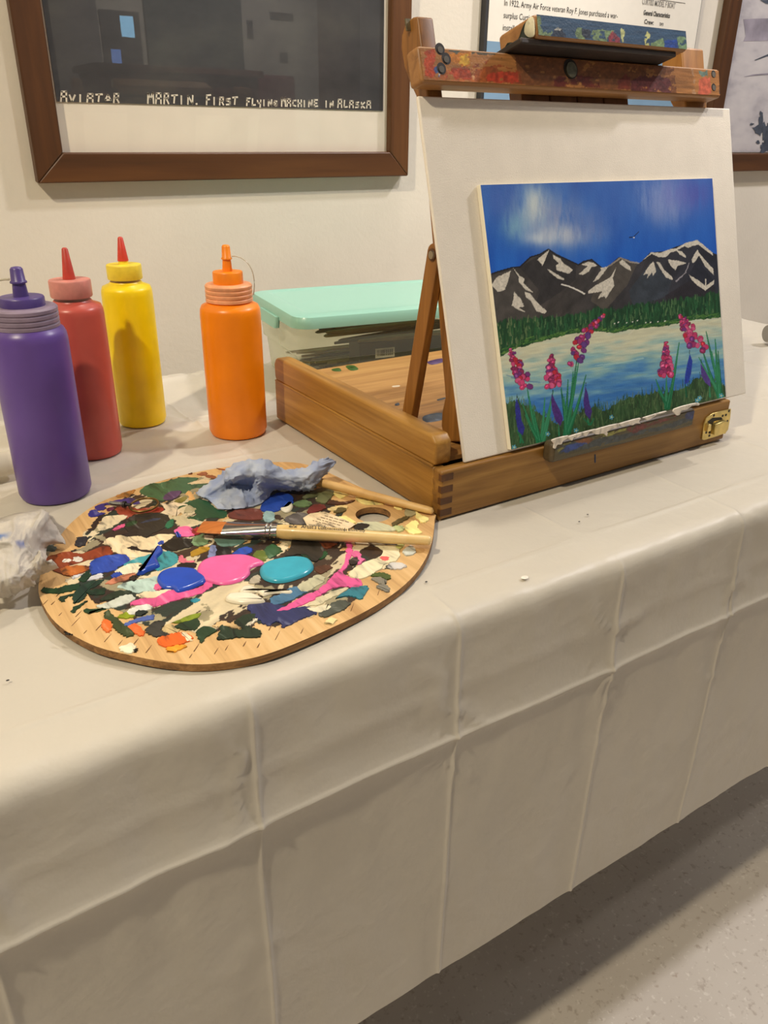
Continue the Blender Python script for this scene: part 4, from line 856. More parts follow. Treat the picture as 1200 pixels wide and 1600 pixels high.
M_ply = wood('palette_plywood', (172, 130, 78), (210, 170, 114), (226, 192, 140), 'y', .55, 1.3, 0, .25, PAL_ROT)
M_plyedge = wood('palette_edge', (70, 46, 24), (140, 100, 56), (176, 134, 82), 'x', .7, 3.2)
def palette_board():
    bm = bmesh.new(); org = parent_loc(pl)
    def loop(P, z): return [bm.verts.new((p[0]-org[0], p[1]-org[1], z)) for p in P]
    tops = []
    for P in (OS, hole):
        a = loop(P, PZ); b = loop(P, .0006); n = len(a); tops.append(a)
        for i in range(n):
            f = bm.faces.new((a[i], b[i], b[(i+1) % n], a[(i+1) % n])); f.material_index = 1
    es = []
    for a in tops:
        for i in range(len(a)): es.append(bm.edges.get((a[i], a[(i+1) % len(a)])))
    r = bmesh.ops.triangle_fill(bm, use_beauty=True, use_dissolve=False, edges=es)
    bmesh.ops.recalc_face_normals(bm, faces=bm.faces)
    me = bpy.data.meshes.new('palette_board'); bm.to_mesh(me); bm.free(); me.materials.append(M_ply); me.materials.append(M_plyedge)
    o = bpy.data.objects.new('palette_board', me); col.objects.link(o); o.parent = pl; return o
palette_board()
# dried layer: scraped mixture over the middle of the board, with relief
xs_ = [p[0] for p in OP]; ys_ = [p[1] for p in OP]
gx, gy_ = np.meshgrid(np.arange(min(xs_), max(xs_), .00095), np.arange(min(ys_), max(ys_), .00095), indexing='ij')
Pg = np.stack([gx, gy_, np.full_like(gx, PZ)], -1); pg = Painter(Pg)
th = math.radians(28); ga = gx*math.cos(th)+gy_*math.sin(th); gb = -gx*math.sin(th)+gy_*math.cos(th)
n1 = fbm(ga*28, gb*75, 5, 4); n2 = fbm(ga*40+9, gb*110, 15, 4); n3 = fbm(ga*60, gb*60, 25, 4)
c = np.where((n1 > .52)[..., None], np.array([206, 190, 156.]), np.array([50, 36, 26.]))
c = np.where(((n2 > .60) & (n1 < .56))[..., None], np.array([38, 48, 40.]), c); c = np.where((n2 < .36)[..., None], np.array([66, 46, 30.]), c)
c = np.where((n3 > .66)[..., None], np.array([150, 140, 110.]), c); c = c*(.82+.36*n2[..., None]); pg.c = c
pg.jitter(13, .06, 7)
keep = pg.poly(Zn('A', [(110, 330), (170, 260), (190, 200), (280, 140), (400, 95), (520, 80), (640, 90), (800, 105), (880, 150), (900, 195), (880, 230), (950, 255), (1050, 275), (1060, 330), (960, 360), (960, 410), (900, 450), (780, 490), (650, 515), (520, 530), (430, 510), (320, 505), (270, 460), (180, 420), (120, 380)]))
keep &= ~(np.hypot(gx-hc_[0], gy_-hc_[1]) < hxr*1.25)
dens = fbm(ga*45, gb*90, 35, 4); keep &= dens > .24
Pg[..., 2] = PZ+.00008+.0003*n2+.0001*(n1 > .52)
dl = grid_object(Pg, pg.c, 'dried_paint', vcol('dried_paint_mix', .5, .3, 500), pl, keep=keep); dl['kind'] = 'stuff'
DABS = [
 ('P', (58, 98, 66), [(0, 385), (130, 310), (260, 300), (400, 260), (560, 225), (750, 230), (755, 260), (640, 310), (880, 310), (840, 350), (700, 380), (640, 420), (560, 440), (520, 400), (330, 470), (320, 530), (180, 540), (60, 470), (0, 440)]),
 ('P', (24, 74, 42), [(620, 560), (740, 520), (900, 545), (1010, 640), (1150, 690), (1130, 760), (1000, 770), (860, 780), (830, 815), (740, 790), (620, 770), (740, 730), (700, 650), (640, 600), (500, 650), (520, 610)]),
 ('P', (120, 112, 45), [(450, 550), (520, 500), (620, 480), (600, 540), (520, 570)]), ('P', (82, 52, 96), [(300, 480), (400, 415), (530, 405), (510, 470), (430, 520), (330, 530)]),
 ('P', (228, 208, 178), [(350, 590), (450, 560), (630, 595), (520, 610), (500, 650), (530, 690), (480, 740), (380, 725), (270, 700), (330, 650), (260, 570), (330, 580)]), ('P', (168, 158, 124), [(580, 690), (600, 620), (660, 600), (740, 650), (690, 690), (640, 700)]),
 ('P', (204, 190, 154), [(400, 760), (560, 740), (640, 790), (720, 790), (810, 830), (650, 850), (540, 860), (470, 850), (460, 800)]), ('P', (216, 166, 102), [(640, 400), (690, 440), (730, 520), (640, 530), (650, 480), (590, 450)]),
 ('P', (140, 78, 42), [(850, 190), (980, 200), (1000, 240), (900, 230)]), ('P', (146, 78, 44), [(1020, 105), (1180, 130), (1170, 155), (1080, 125)]), ('P', (150, 84, 48), [(760, 180), (850, 150), (900, 175), (820, 200)]), ('P', (130, 70, 40), [(640, 175), (690, 165), (680, 180), (650, 185)]), ('P', (214, 190, 150), [(640, 310), (760, 270), (860, 260), (1000, 265), (880, 305), (720, 320)]),
 ('Q', (60, 52, 122), [(80, 290), (240, 240), (500, 180), (620, 170), (740, 240), (640, 265), (500, 240), (430, 270), (240, 270), (230, 330), (110, 350)]), ('Q', (50, 50, 128), [(0, 360), (90, 340), (140, 380), (230, 390), (130, 430), (0, 440)]), ('Q', (112, 56, 88), [(250, 330), (340, 295), (360, 330), (290, 365)]),
 ('Q', (152, 66, 46), [(380, 310), (500, 300), (600, 290), (700, 330), (860, 310), (1010, 300), (1075, 340), (1000, 380), (800, 390), (640, 410), (600, 450), (540, 470), (400, 380)]), ('Q', (152, 34, 30), [(560, 370), (700, 350), (900, 330), (1020, 310), (1070, 345), (960, 375), (760, 385)]), ('Q', (174, 120, 60), [(400, 130), (640, 50), (640, 80), (560, 160), (520, 150), (420, 165)]),
 ('Q', (228, 212, 178), [(150, 520), (220, 440), (350, 420), (540, 430), (480, 490), (380, 560), (290, 610), (150, 640), (110, 600)]),
 ('A', (40, 38, 36), [(275, 215), (300, 195), (350, 185), (400, 190), (408, 210), (395, 228), (360, 245), (330, 262), (290, 260), (255, 268), (258, 250), (290, 240)]), ('Q', (28, 62, 36), [(510, 560), (620, 500), (680, 500), (690, 540), (600, 580), (530, 590)]), ('Q', (46, 58, 84), [(720, 540), (860, 480), (1020, 460), (1000, 490), (860, 520)]), ('Q', (218, 92, 138), [(330, 630), (400, 580), (500, 545), (510, 580), (420, 620), (360, 645)]),
 ('P', (228, 98, 152), [(440, 960), (520, 890), (640, 880), (700, 920), (690, 960), (720, 1000), (640, 1020), (540, 1010)]), ('P', (162, 34, 36), [(680, 940), (740, 900), (810, 895), (800, 970), (740, 1000), (700, 985)]), ('P', (30, 106, 76), [(350, 830), (420, 780), (450, 820), (430, 880), (360, 910), (320, 880)]), ('P', (36, 70, 165), [(465, 970), (500, 955), (540, 1000), (530, 1028), (490, 1025)]),
 ('M', (228, 208, 168), [(0, 120), (120, 130), (260, 120), (330, 140), (470, 100), (620, 110), (560, 160), (590, 190), (480, 230), (330, 270), (200, 240), (120, 230), (100, 260), (380, 300), (260, 340), (150, 350), (100, 300), (0, 270)]),
 ('L', (228, 208, 168), [(670, 60), (760, 0), (860, 30), (960, 60), (1000, 110), (1190, 160), (1060, 200), (960, 215), (900, 180), (780, 150), (740, 90)]),
 ('M', (20, 18, 16), [(470, 235), (560, 165), (690, 145), (800, 155), (825, 185), (790, 230), (690, 260), (600, 280), (520, 265)]), ('M', (25, 25, 25), [(115, 245), (200, 225), (260, 260), (400, 275), (420, 300), (290, 290), (180, 265)]), ('M', (22, 20, 18), [(985, 280), (1080, 230), (1200, 250), (1200, 330), (1120, 335), (1050, 310)]),
 ('M', (112, 142, 102), [(820, 140), (930, 100), (980, 180), (900, 220), (800, 210)]), ('M', (230, 220, 194), [(925, 120), (1010, 115), (1015, 155), (950, 160)]), ('M', (124, 134, 174), [(960, 320), (1000, 220), (1050, 240), (1040, 340), (980, 350)]), ('M', (172, 132, 36), [(780, 300), (880, 240), (980, 235), (985, 270), (900, 300), (800, 340)]), ('M', (96, 126, 112), [(1030, 140), (1150, 100), (1300, 120), (1340, 190), (1200, 230), (1080, 220)]),
 ('L', (45, 75, 166), [(540, 270), (600, 220), (720, 190), (870, 180), (950, 215), (940, 260), (840, 310), (800, 345), (640, 375), (560, 390), (530, 330)]),
 ('M', (60, 148, 156), [(150, 380), (300, 330), (440, 290), (560, 280), (640, 320), (660, 370), (620, 420), (500, 470), (430, 480), (330, 430), (240, 400), (130, 445), (80, 430)]), ('M', (232, 222, 192), [(0, 490), (80, 440), (190, 405), (260, 440), (290, 480), (220, 510), (100, 520), (30, 530)]),
 ('M', (220, 112, 132), [(660, 370), (690, 320), (760, 380), (830, 370), (820, 400), (680, 400)]), ('M', (25, 22, 20), [(640, 430), (700, 400), (830, 405), (850, 440), (780, 465), (680, 450)]), ('M', (36, 70, 165), [(440, 205), (480, 170), (515, 180), (500, 205), (460, 220)]),
 ('M', (178, 202, 192), [(20, 650), (120, 600), (300, 570), (440, 540), (430, 600), (480, 630), (400, 660), (420, 700), (300, 700), (230, 720), (120, 680)]), ('M', (228, 208, 172), [(220, 740), (320, 700), (420, 700), (500, 680), (600, 680), (560, 720), (440, 760), (300, 770)]), ('M', (40, 50, 35), [(0, 720), (80, 690), (170, 695), (160, 720), (80, 760), (0, 770)]),
 ('M', (218, 88, 142), [(165, 840), (180, 800), (300, 770), (420, 760), (560, 690), (620, 690), (760, 690), (900, 640), (960, 590), (1035, 605), (1000, 650), (900, 720), (760, 760), (600, 800), (500, 840), (380, 860), (250, 840)]), ('M', (218, 92, 136), [(395, 650), (460, 615), (500, 650), (440, 695)]), ('M', (50, 142, 162), [(780, 800), (840, 770), (890, 790), (830, 820)]),
 ('L', (136, 62, 30), [(80, 220), (300, 150), (460, 170), (700, 90), (770, 140), (760, 180), (560, 230), (300, 310), (500, 300), (520, 345), (380, 400), (260, 390), (100, 300)]), ('L', (184, 104, 42), [(230, 330), (400, 290), (520, 320), (500, 350), (360, 400), (260, 390)]),
 ('L', (224, 218, 204), [(240, 255), (290, 225), (340, 235), (330, 260), (270, 270)]), ('L', (222, 216, 204), [(355, 235), (390, 205), (460, 215), (440, 260), (380, 260)]), ('L', (45, 45, 45), [(385, 50), (410, 0), (510, 0), (500, 70), (430, 100), (390, 85)]), ('L', (84, 104, 104), [(75, 120), (110, 85), (190, 100), (170, 140), (110, 145)]),
 ('L', (28, 62, 35), [(30, 560), (60, 525), (110, 530), (200, 530), (300, 500), (430, 490), (420, 540), (300, 570), (180, 590), (80, 580)]), ('L', (32, 58, 42), [(360, 680), (365, 600), (430, 520), (560, 460), (680, 445), (640, 490), (520, 560), (500, 610), (450, 660), (390, 690)]), ('L', (30, 58, 36), [(505, 570), (600, 540), (690, 530), (690, 590), (560, 605)]),
 ('L', (30, 55, 35), [(220, 650), (230, 620), (370, 585), (360, 610), (300, 620), (270, 670)]), ('L', (28, 55, 30), [(340, 775), (370, 730), (500, 665), (490, 685), (420, 740), (380, 785)]), ('L', (38, 52, 35), [(640, 655), (740, 590), (850, 555), (970, 565), (900, 600), (780, 640), (700, 660)]), ('L', (28, 60, 35), [(415, 450), (480, 370), (540, 340), (540, 400), (500, 460)]),
 ('L', (30, 60, 32), [(480, 750), (620, 745), (710, 735), (640, 770), (540, 775), (530, 795), (490, 780)]), ('L', (208, 208, 212), [(345, 440), (370, 400), (470, 385), (400, 425)]), ('L', (208, 208, 212), [(510, 450), (570, 400), (670, 380), (660, 420), (560, 450)]), ('L', (192, 122, 92), [(700, 490), (760, 440), (950, 380), (1010, 380), (960, 430), (800, 480)]),
 ('L', (42, 74, 168), [(750, 400), (800, 375), (850, 365), (865, 385), (830, 420), (780, 425)]), ('L', (40, 36, 30), [(945, 430), (1000, 400), (1025, 440), (980, 465)]), ('L', (194, 198, 184), [(600, 720), (720, 680), (850, 620), (960, 600), (1010, 640), (930, 690), (780, 740), (640, 740)]), ('L', (138, 152, 30), [(830, 840), (900, 785), (1000, 820), (960, 840)]),
 ('L', (218, 218, 208), [(920, 780), (1000, 730), (1120, 700), (1190, 730), (1150, 760), (1020, 800), (960, 810)]), ('L', (35, 45, 40), [(1000, 800), (1060, 760), (1140, 780), (1080, 820)]), ('L', (218, 108, 46), [(660, 910), (690, 855), (760, 870), (770, 930), (740, 990), (690, 985)]), ('L', (222, 102, 46), [(930, 940), (1010, 905), (1100, 980), (1080, 1030), (1000, 1000)]),
 ('L', (60, 70, 38), [(680, 830), (720, 760), (800, 830), (880, 900), (1000, 1000), (930, 1040), (860, 1010), (800, 960), (760, 890)]), ('L', (76, 96, 162), [(900, 910), (960, 870), (1100, 830), (1200, 810), (1200, 860), (1050, 880), (930, 930)]),
 ('T', (228, 102, 36), [(650, 500), (700, 465), (800, 455), (850, 480), (820, 510), (740, 530), (680, 530)]), ('T', (228, 152, 40), [(710, 540), (780, 525), (820, 530), (760, 560), (715, 560)]), ('T', (232, 214, 180), [(785, 460), (815, 460), (850, 490), (830, 505), (800, 480)]), ('T', (60, 60, 55), [(590, 440), (640, 395), (700, 400), (680, 440), (730, 470), (650, 480), (610, 465)]),
 ('T', (202, 178, 128), [(680, 440), (720, 410), (775, 440), (760, 460), (710, 460)]), ('T', (126, 142, 40), [(740, 400), (880, 350), (890, 365), (830, 395)]), ('T', (38, 58, 35), [(750, 420), (870, 380), (890, 400), (870, 440), (800, 440)]), ('T', (38, 62, 38), [(870, 460), (900, 425), (980, 440), (930, 480), (900, 510)]), ('T', (228, 222, 192), [(445, 545), (510, 515), (540, 545), (500, 570)]), ('T', (28, 26, 22), [(525, 552), (545, 545), (548, 558), (530, 562)]), ('T', (28, 26, 22), [(145, 452), (180, 462), (182, 470), (150, 464)]),
 ('N', (45, 50, 92), [(375, 600), (400, 570), (550, 540), (720, 580), (880, 600), (1000, 590), (1100, 660), (1000, 700), (880, 750), (750, 810), (720, 760), (660, 750), (600, 790), (520, 750), (440, 690)]), ('N', (70, 112, 144), [(620, 500), (720, 460), (820, 400), (900, 385), (1000, 430), (900, 490), (780, 550), (640, 570)]),
 ('N', (188, 184, 154), [(890, 390), (980, 330), (1110, 260), (1190, 310), (1100, 380), (980, 440)]), ('N', (204, 172, 122), [(20, 790), (120, 740), (200, 770), (310, 800), (280, 825), (180, 800), (80, 810)]), ('N', (35, 52, 35), [(80, 860), (100, 790), (160, 800), (240, 830), (330, 820), (240, 760), (330, 680), (460, 670), (440, 720), (400, 800), (500, 830), (515, 890), (480, 915), (300, 910), (160, 930), (60, 930)]),
 ('N', (92, 106, 36), [(430, 60), (470, 10), (570, 20), (590, 80), (540, 120), (470, 90)]), ('N', (40, 82, 46), [(560, 0), (640, -60), (740, 0), (700, 40), (600, 90)]), ('N', (82, 46, 26), [(1070, 190), (1200, 160), (1260, 180), (1200, 230), (1120, 250)]), ('N', (172, 162, 142), [(390, 340), (430, 280), (500, 265), (510, 320), (450, 360)]), ('N', (226, 216, 192), [(355, 790), (440, 725), (480, 720), (470, 740), (400, 790)]),
 ('N', (20, 72, 36), [(940, 70), (980, 10), (1080, 0), (1200, 20), (1190, 70), (1120, 105), (1020, 100)]), ('N', (36, 74, 172), [(230, 40), (290, -10), (380, -30), (430, 0), (400, 40), (300, 50)]),
 ('O', (206, 196, 162), [(0, 710), (120, 640), (280, 560), (420, 525), (380, 580), (250, 640), (120, 710)]), ('O', (45, 118, 134), [(290, 640), (420, 560), (480, 520), (620, 510), (625, 570), (560, 645), (480, 620), (400, 620)]), ('O', (72, 76, 66), [(120, 800), (240, 700), (330, 660), (420, 670), (450, 700), (380, 760), (260, 810), (180, 835)]), ('O', (218, 208, 178), [(0, 750), (100, 730), (200, 705), (240, 720), (220, 760), (110, 790)]),
 ('O', (224, 214, 178), [(480, 330), (640, 250), (760, 200), (780, 130), (650, 60), (800, 80), (930, 90), (970, 170), (930, 250), (830, 280), (700, 380), (540, 440), (430, 400)]), ('O', (106, 52, 30), [(120, 60), (180, 20), (300, 20), (320, 60), (230, 120), (150, 110)]),
 ('O', (220, 88, 148), [(400, 30), (455, 20), (470, 80), (470, 150), (450, 220), (420, 300), (370, 380), (470, 430), (540, 440), (580, 500), (500, 530), (380, 520), (250, 540), (120, 620), (0, 690), (-180, 760), (-320, 770), (-220, 720), (0, 600), (100, 560), (200, 480), (300, 370), (350, 330), (400, 220), (410, 120)]), ('O', (214, 100, 150), [(455, 160), (540, 150), (570, 220), (610, 240), (540, 290), (520, 260), (530, 220), (470, 200)]), ('O', (40, 30, 24), [(430, 250), (480, 230), (540, 240), (510, 285), (450, 285)]),
 ('O', (72, 88, 36), [(665, 400), (730, 370), (820, 380), (875, 420), (830, 450), (750, 420)]), ('O', (128, 122, 108), [(665, 430), (740, 420), (820, 450), (815, 490), (740, 480)]), ('O', (122, 118, 106), [(720, 510), (800, 490), (860, 540), (850, 575), (760, 545)]), ('O', (224, 92, 92), [(755, 210), (840, 205), (845, 245), (790, 250)]), ('O', (200, 204, 194), [(990, 150), (1060, 90), (1110, 110), (1130, 165), (1050, 195)]), ('O', (188, 192, 112), [(920, 90), (1000, 65), (1010, 90), (950, 130)]), ('O', (228, 208, 152), [(180, 890), (240, 840), (305, 865), (260, 910)]), ('O', (204, 200, 196), [(830, 300), (920, 265), (1030, 290), (1000, 325), (880, 335)]),
 ('R', (35, 70, 162), [(165, 270), (200, 210), (280, 180), (340, 200), (340, 240), (260, 280), (190, 285)]), ('R', (112, 56, 42), [(0, 290), (60, 270), (160, 270), (180, 310), (150, 330), (0, 320)]), ('R', (88, 82, 78), [(300, 320), (370, 290), (430, 300), (440, 350), (330, 350)]), ('R', (112, 40, 32), [(425, 280), (450, 250), (510, 245), (525, 265), (480, 285), (430, 295)]), ('R', (96, 118, 76), [(345, 240), (400, 220), (450, 235), (430, 255), (370, 255)]), ('R', (148, 178, 180), [(180, 320), (190, 285), (240, 290), (240, 330), (200, 340)]),
 ('R', (102, 106, 72), [(430, 180), (520, 150), (570, 170), (560, 200), (520, 240), (470, 220), (480, 200), (400, 210)]), ('R', (238, 224, 144), [(575, 170), (630, 165), (660, 185), (610, 210), (580, 195)]), ('R', (238, 226, 150), [(690, 200), (760, 210), (850, 235), (790, 245), (720, 235)]), ('R', (240, 228, 150), [(900, 240), (960, 260), (940, 272), (910, 265)]), ('R', (242, 228, 148), [(960, 370), (1010, 335), (1040, 345), (1030, 370), (1055, 400), (1000, 408)]), ('R', (240, 226, 150), [(1020, 280), (1060, 305), (1095, 325), (1060, 345), (1030, 320)]),
 ('R', (76, 42, 26), [(530, 240), (560, 220), (620, 230), (690, 220), (640, 240), (580, 245)]), ('R', (228, 204, 144), [(535, 270), (580, 255), (635, 250), (640, 265), (580, 280)]), ('R', (96, 84, 46), [(570, 285), (600, 262), (640, 268), (610, 290)]), ('R', (208, 208, 174), [(700, 350), (800, 340), (900, 370), (890, 390), (750, 385)]), ('R', (234, 218, 140), [(590, 320), (640, 310), (690, 345), (650, 350)]), ('R', (38, 34, 30), [(680, 360), (720, 350), (770, 360), (750, 380), (690, 385)]), ('R', (88, 78, 46), [(890, 345), (940, 320), (990, 295), (980, 320), (930, 350), (900, 365)]), ('R', (162, 154, 118), [(960, 280), (1000, 265), (1020, 300), (970, 310)]), ('R', (192, 202, 142), [(895, 370), (930, 360), (960, 375), (930, 395)]),
 ('R', (42, 36, 30), [(340, 440), (420, 430), (480, 450), (520, 500), (470, 560), (400, 520), (300, 530), (330, 480)]),
]
ctr = onz(360, 880, PZ)
for i, (k, c_, pts) in enumerate(DABS):
    P3 = [onz(x, y, PZ+.0001) for x, y in Zn(k, pts)]
    dab(P3, (0, 0, 1), c_, pl, .0004+.000005*i, inset=.0002, rag=.0008)
# short open grain lines along the front rim
rg = random.Random(9)
for q in [(66, 946), (80, 945), (92, 962), (112, 978), (118, 964), (131, 990), (150, 985), (163, 1003), (185, 1008), (208, 1008), (228, 1020), (262, 1012), (296, 1028), (303, 1018), (335, 1022), (352, 1016), (380, 1010), (402, 1012), (430, 1000), (470, 990), (520, 972), (548, 955), (590, 930), (420, 985), (250, 1000), (88, 932)]:
    p = onz(q[0], q[1], PZ+.0001); l = rg.uniform(.004, .012); sdv = np.array([GD[1], -GD[0], 0])*rg.uniform(.0002, .0004)
    dab([p-sdv, p+GD*l*.5-sdv, p+GD*l, p+GD*l*.5+sdv, p+sdv], (0, 0, 1), (120, 82, 44), pl, .0002, 'grain_line', .00005, False, .7)
# fresh thick paint
def blob(k, c_, pts, h=.004, z=PZ+.0006):
    P3 = closed_spline([onz(x, y, z) for x, y in Zn(k, pts)], 3); P3 = [np.array(p) for p in P3]; n = len(P3); cen = np.mean(P3, 0)
    area = sum(P3[i][0]*P3[(i+1) % n][1]-P3[(i+1) % n][0]*P3[i][1] for i in range(n))
    if area < 0: P3 = P3[::-1]
    rings = [P3]
    for ins, hh in [(.0004, .45), (.0012, .8), (.0026, 1.)]:
        R_ = []
        for i in range(n):
            d = P3[(i+1) % n]-P3[i-1]; d = d/(np.linalg.norm(d)+1e-9); inw = np.array([-d[1], d[0], 0]); R_.append(P3[i]+inw*ins+np.array([0, 0, h*hh]))
        rings.append(R_)
    mb = MB(); mb.loft(rings, cap=False); mb.add(rings[-1], [tuple(range(n))])
    return mb.build('paint_blob', plain('fresh_paint', c_, .22, .05, 60, .1, 120), pl, smooth=70)
blob('A', (232, 104, 164), [(487, 350), (500, 325), (540, 310), (610, 305), (650, 313), (678, 329), (640, 343), (637, 360), (610, 380), (565, 390), (530, 385), (495, 372)], .0022)
blob('M', (42, 78, 184), [(435, 570), (470, 510), (560, 470), (680, 455), (830, 470), (880, 510), (940, 550), (940, 600), (870, 640), (760, 685), (650, 710), (600, 675), (510, 670), (460, 630)], .0026)
blob('N', (62, 164, 188), [(505, 230), (520, 180), (600, 130), (760, 90), (900, 80), (1010, 100), (1060, 150), (1065, 200), (1000, 260), (880, 310), (760, 340), (640, 340), (540, 300)], .0030)
blob('N', (238, 228, 204), [(290, 430), (330, 385), (420, 375), (470, 400), (600, 420), (720, 425), (840, 425), (825, 455), (700, 450), (600, 462), (540, 478), (480, 442), (370, 450), (320, 455)], .0022)
blob('N', (238, 228, 204), [(150, 520), (180, 470), (280, 455), (420, 460), (500, 490), (565, 540), (480, 560), (330, 565), (220, 550)], .0028)
blob('M', (36, 72, 170), [(285, 430), (320, 390), (380, 310), (430, 245), (490, 250), (490, 300), (440, 350), (455, 400), (465, 440), (400, 470), (330, 495), (290, 520), (225, 525), (280, 485)], .0035)
blob('R', (232, 226, 206), [(275, 265), (310, 255), (330, 230), (345, 250), (330, 280), (300, 285)], .002)
# torn printed paper label stuck to the board
lb = dab([onz(x, y, PZ+.0022) for x, y in Zn('R', [(400, 315), (440, 290), (520, 280), (600, 310), (690, 350), (640, 385), (430, 372)])], (0, 0, 1), (218, 196, 158), pl, .0003, 'paper_label', smooth_it=False, rough=.7)
a, b = onz(*Zn('R', [(440, 330)])[0], PZ), onz(*Zn('R', [(600, 330)])[0], PZ)
rnd = random.Random(5); mb = MB()
for r_ in range(4):
    x = 520+r_*-22
    while x < 640-r_*25:
        l = rnd.uniform(8, 26); y = 300+r_*15+(x-520)*.28
        q = [onz(*Zn('R', [p])[0], PZ+.0026) for p in [(x, y), (x+l, y+l*.28), (x+l, y+l*.28+4), (x, y+4)]]; mb.add(q, [(0, 1, 2, 3)]); x += l+6
mb.build('print', plain('label_ink', (120, 98, 72), .7), lb, recalc=False)

# ------------------------------------------------------------------ brushes on the palette
def lofted(axis_a, axis_b, secs, name, mat, parent, n=18, sm=50):
    a, b = np.array(axis_a), np.array(axis_b); d = (b-a)/np.linalg.norm(b-a); sd = np.cross(d, (0, 0, 1)); sd /= np.linalg.norm(sd); up = np.cross(sd, d)
    out = []
    for t, wx, wz in secs:
        c = a+(b-a)*t; out.append([c+sd*wx*math.cos(2*math.pi*i/n)*1.0+up*wz*math.sin(2*math.pi*i/n) for i in range(n)])
    return MB().loft(out).build(name, mat, parent, smooth=sm)
ba, bb = onz(313, 823, PZ+.0078), onz(674, 844.5, PZ+.0080)
br = thing('flat_brush', tuple((ba+bb)/2*np.array([1, 1, 0])+np.array([0, 0, PZ+.0015])), 'flat paintbrush with orange bristles and pale wood handle across the palette', 'paintbrush')
t1 = (353-313)/361; t2 = (436-313)/361
M_br = wood('bristle', (132, 70, 18), (184, 104, 34), (206, 128, 52), 'x', .6, 3.); M_fer = plain('ferrule_steel', (206, 204, 196), .22, .06, 60, metal=1)
M_han = wood('brush_handle_wood', (198, 160, 92), (222, 188, 122), (232, 202, 142), 'x', .35, .6, .3)
lofted(ba, bb, [(0, .0105, .0012), (t1*.5, .0108, .0022), (t1*1.03, .0104, .0028)], 'bristles', M_br, br)
lofted(ba, bb, [(t1*.98, .0108, .0032), (t1*1.2, .0107, .0034), (t1+(t2-t1)*.6, .0078, .0050), (t2*.97, .0060, .0060), (t2, .0060, .0060)], 'ferrule', M_fer, br)
for q in (.80, .88): lofted(ba, bb, [(t1+(t2-t1)*q-.004, .0064, .0064), (t1+(t2-t1)*q, .0072, .0067), (t1+(t2-t1)*q+.004, .0062, .0062)], 'ferrule_ring', M_fer, br)
lofted(ba, bb, [(t2-.005, .0052, .0052), (t2+.02, .0060, .0060), (t2+.12, .0063, .0063), (t2+.3, .0054, .0054), (.985, .0040, .0040), (.995, .0036, .0036), (1, .0022, .0022)], 'handle', M_han, br)
dv_ = (bb-ba)/np.linalg.norm(bb-ba); mid = lambda t: ba+(bb-ba)*t
cv = CAM-mid(.5); cv -= dv_*(cv@dv_); cv /= np.linalg.norm(cv); cv = cv*.55+np.array([0, 0, 1.])*.45; cv -= dv_*(cv@dv_); cv /= np.linalg.norm(cv); ud = np.cross(cv, dv_)
inkb = plain('brush_print', (30, 28, 26), .5)
for txt, t, sz, wd in [('e/x', (455-313)/361., .0040, .007), ("Artist's Loft", (474-313)/361., .0052, .021), ('necessities', (514-313)/361., .0032, .0165), ('| 1', (541-313)/361., .0036, .004), ('university', (547-313)/361., .0034, .014)]:
    text_mesh(txt, sz, inkb, 'print', br, mid(t)+cv*.0061+ud*.0010, dv_, ud, .0003, width=wd, bold=.00006)
ha, hb = onz(497, 753, .0150), onz(677, 799, PZ+.0042)
b2 = thing('round_brush', tuple((ha+hb)/2*np.array([1, 1, 0])+np.array([0, 0, PZ])), 'thin bare-wood brush handle sticking out from under the blue tissue', 'paintbrush')
dd = hb-ha
lofted(ha-dd*.35, hb, [(0, .0022, .0022), (.12, .0035, .0035), (.26, .0042, .0042), (.6, .0040, .0040), (.96, .0034, .0034), (.99, .0030, .0030), (1, .0014, .0014)], 'handle', wood('thin_handle', (190, 146, 84), (212, 170, 106), (224, 186, 124), 'x', .45, .6), b2)
lofted(ha-dd*.62, ha-dd*.33, [(0, .0012, .0012), (.4, .0040, .0040), (1, .0034, .0034)], 'ferrule', M_fer, b2)

# screw eye lying on the palette
Qp = lambda x, y, z: onz(*Zn('Q', [(x, y)])[0], z)
se = thing('screw_eye', tuple(Qp(600, 270, PZ)), 'small metal screw with a brass loop lying on the painted palette', 'screw eye')
s0, s1 = Qp(262, 238, PZ+.0050), Qp(500, 260, PZ+.0050); d = (s1-s0)/np.linalg.norm(s1-s0); sd = np.cross(d, (0, 0, 1)); ln = np.linalg.norm(s1-s0)
MB().tube([s0, s0+d*.003, s1], [.0006, .0013, .0014], 10).build('shank', M_screw, se, smooth=60)
hel = [s0+d*(.002+(ln-.004)*k/110)+.0017*(math.cos(k*.52)*sd+math.sin(k*.52)*np.array([0, 0, 1.])) for k in range(111)]
MB().tube(hel, .00045, 6).build('thread', M_screw, se, smooth=60)
MB().tube([s1-d*.001, s1+d*.0012], .0031, 16).build('collar', plain('dark_collar', (40, 36, 36), .4), se, smooth=40)
MB().tube([s1, s1+d*.006], .0016, 10).build('stem', M_black, se, smooth=40)
rc_ = Qp(785, 265, PZ+.0042); rw = np.linalg.norm(Qp(985, 265, PZ)-Qp(590, 265, PZ))/2
ring = [rc_+np.array([math.cos(a)*rw, math.sin(a)*rw*.92, .0012*math.sin(a+.6)]) for a in np.linspace(0, 2*math.pi, 40)]
MB().tube(ring, .0011, 8).build('loop', plain('old_brass', (132, 104, 60), .35, .2, 200, metal=.9), se, smooth=60)

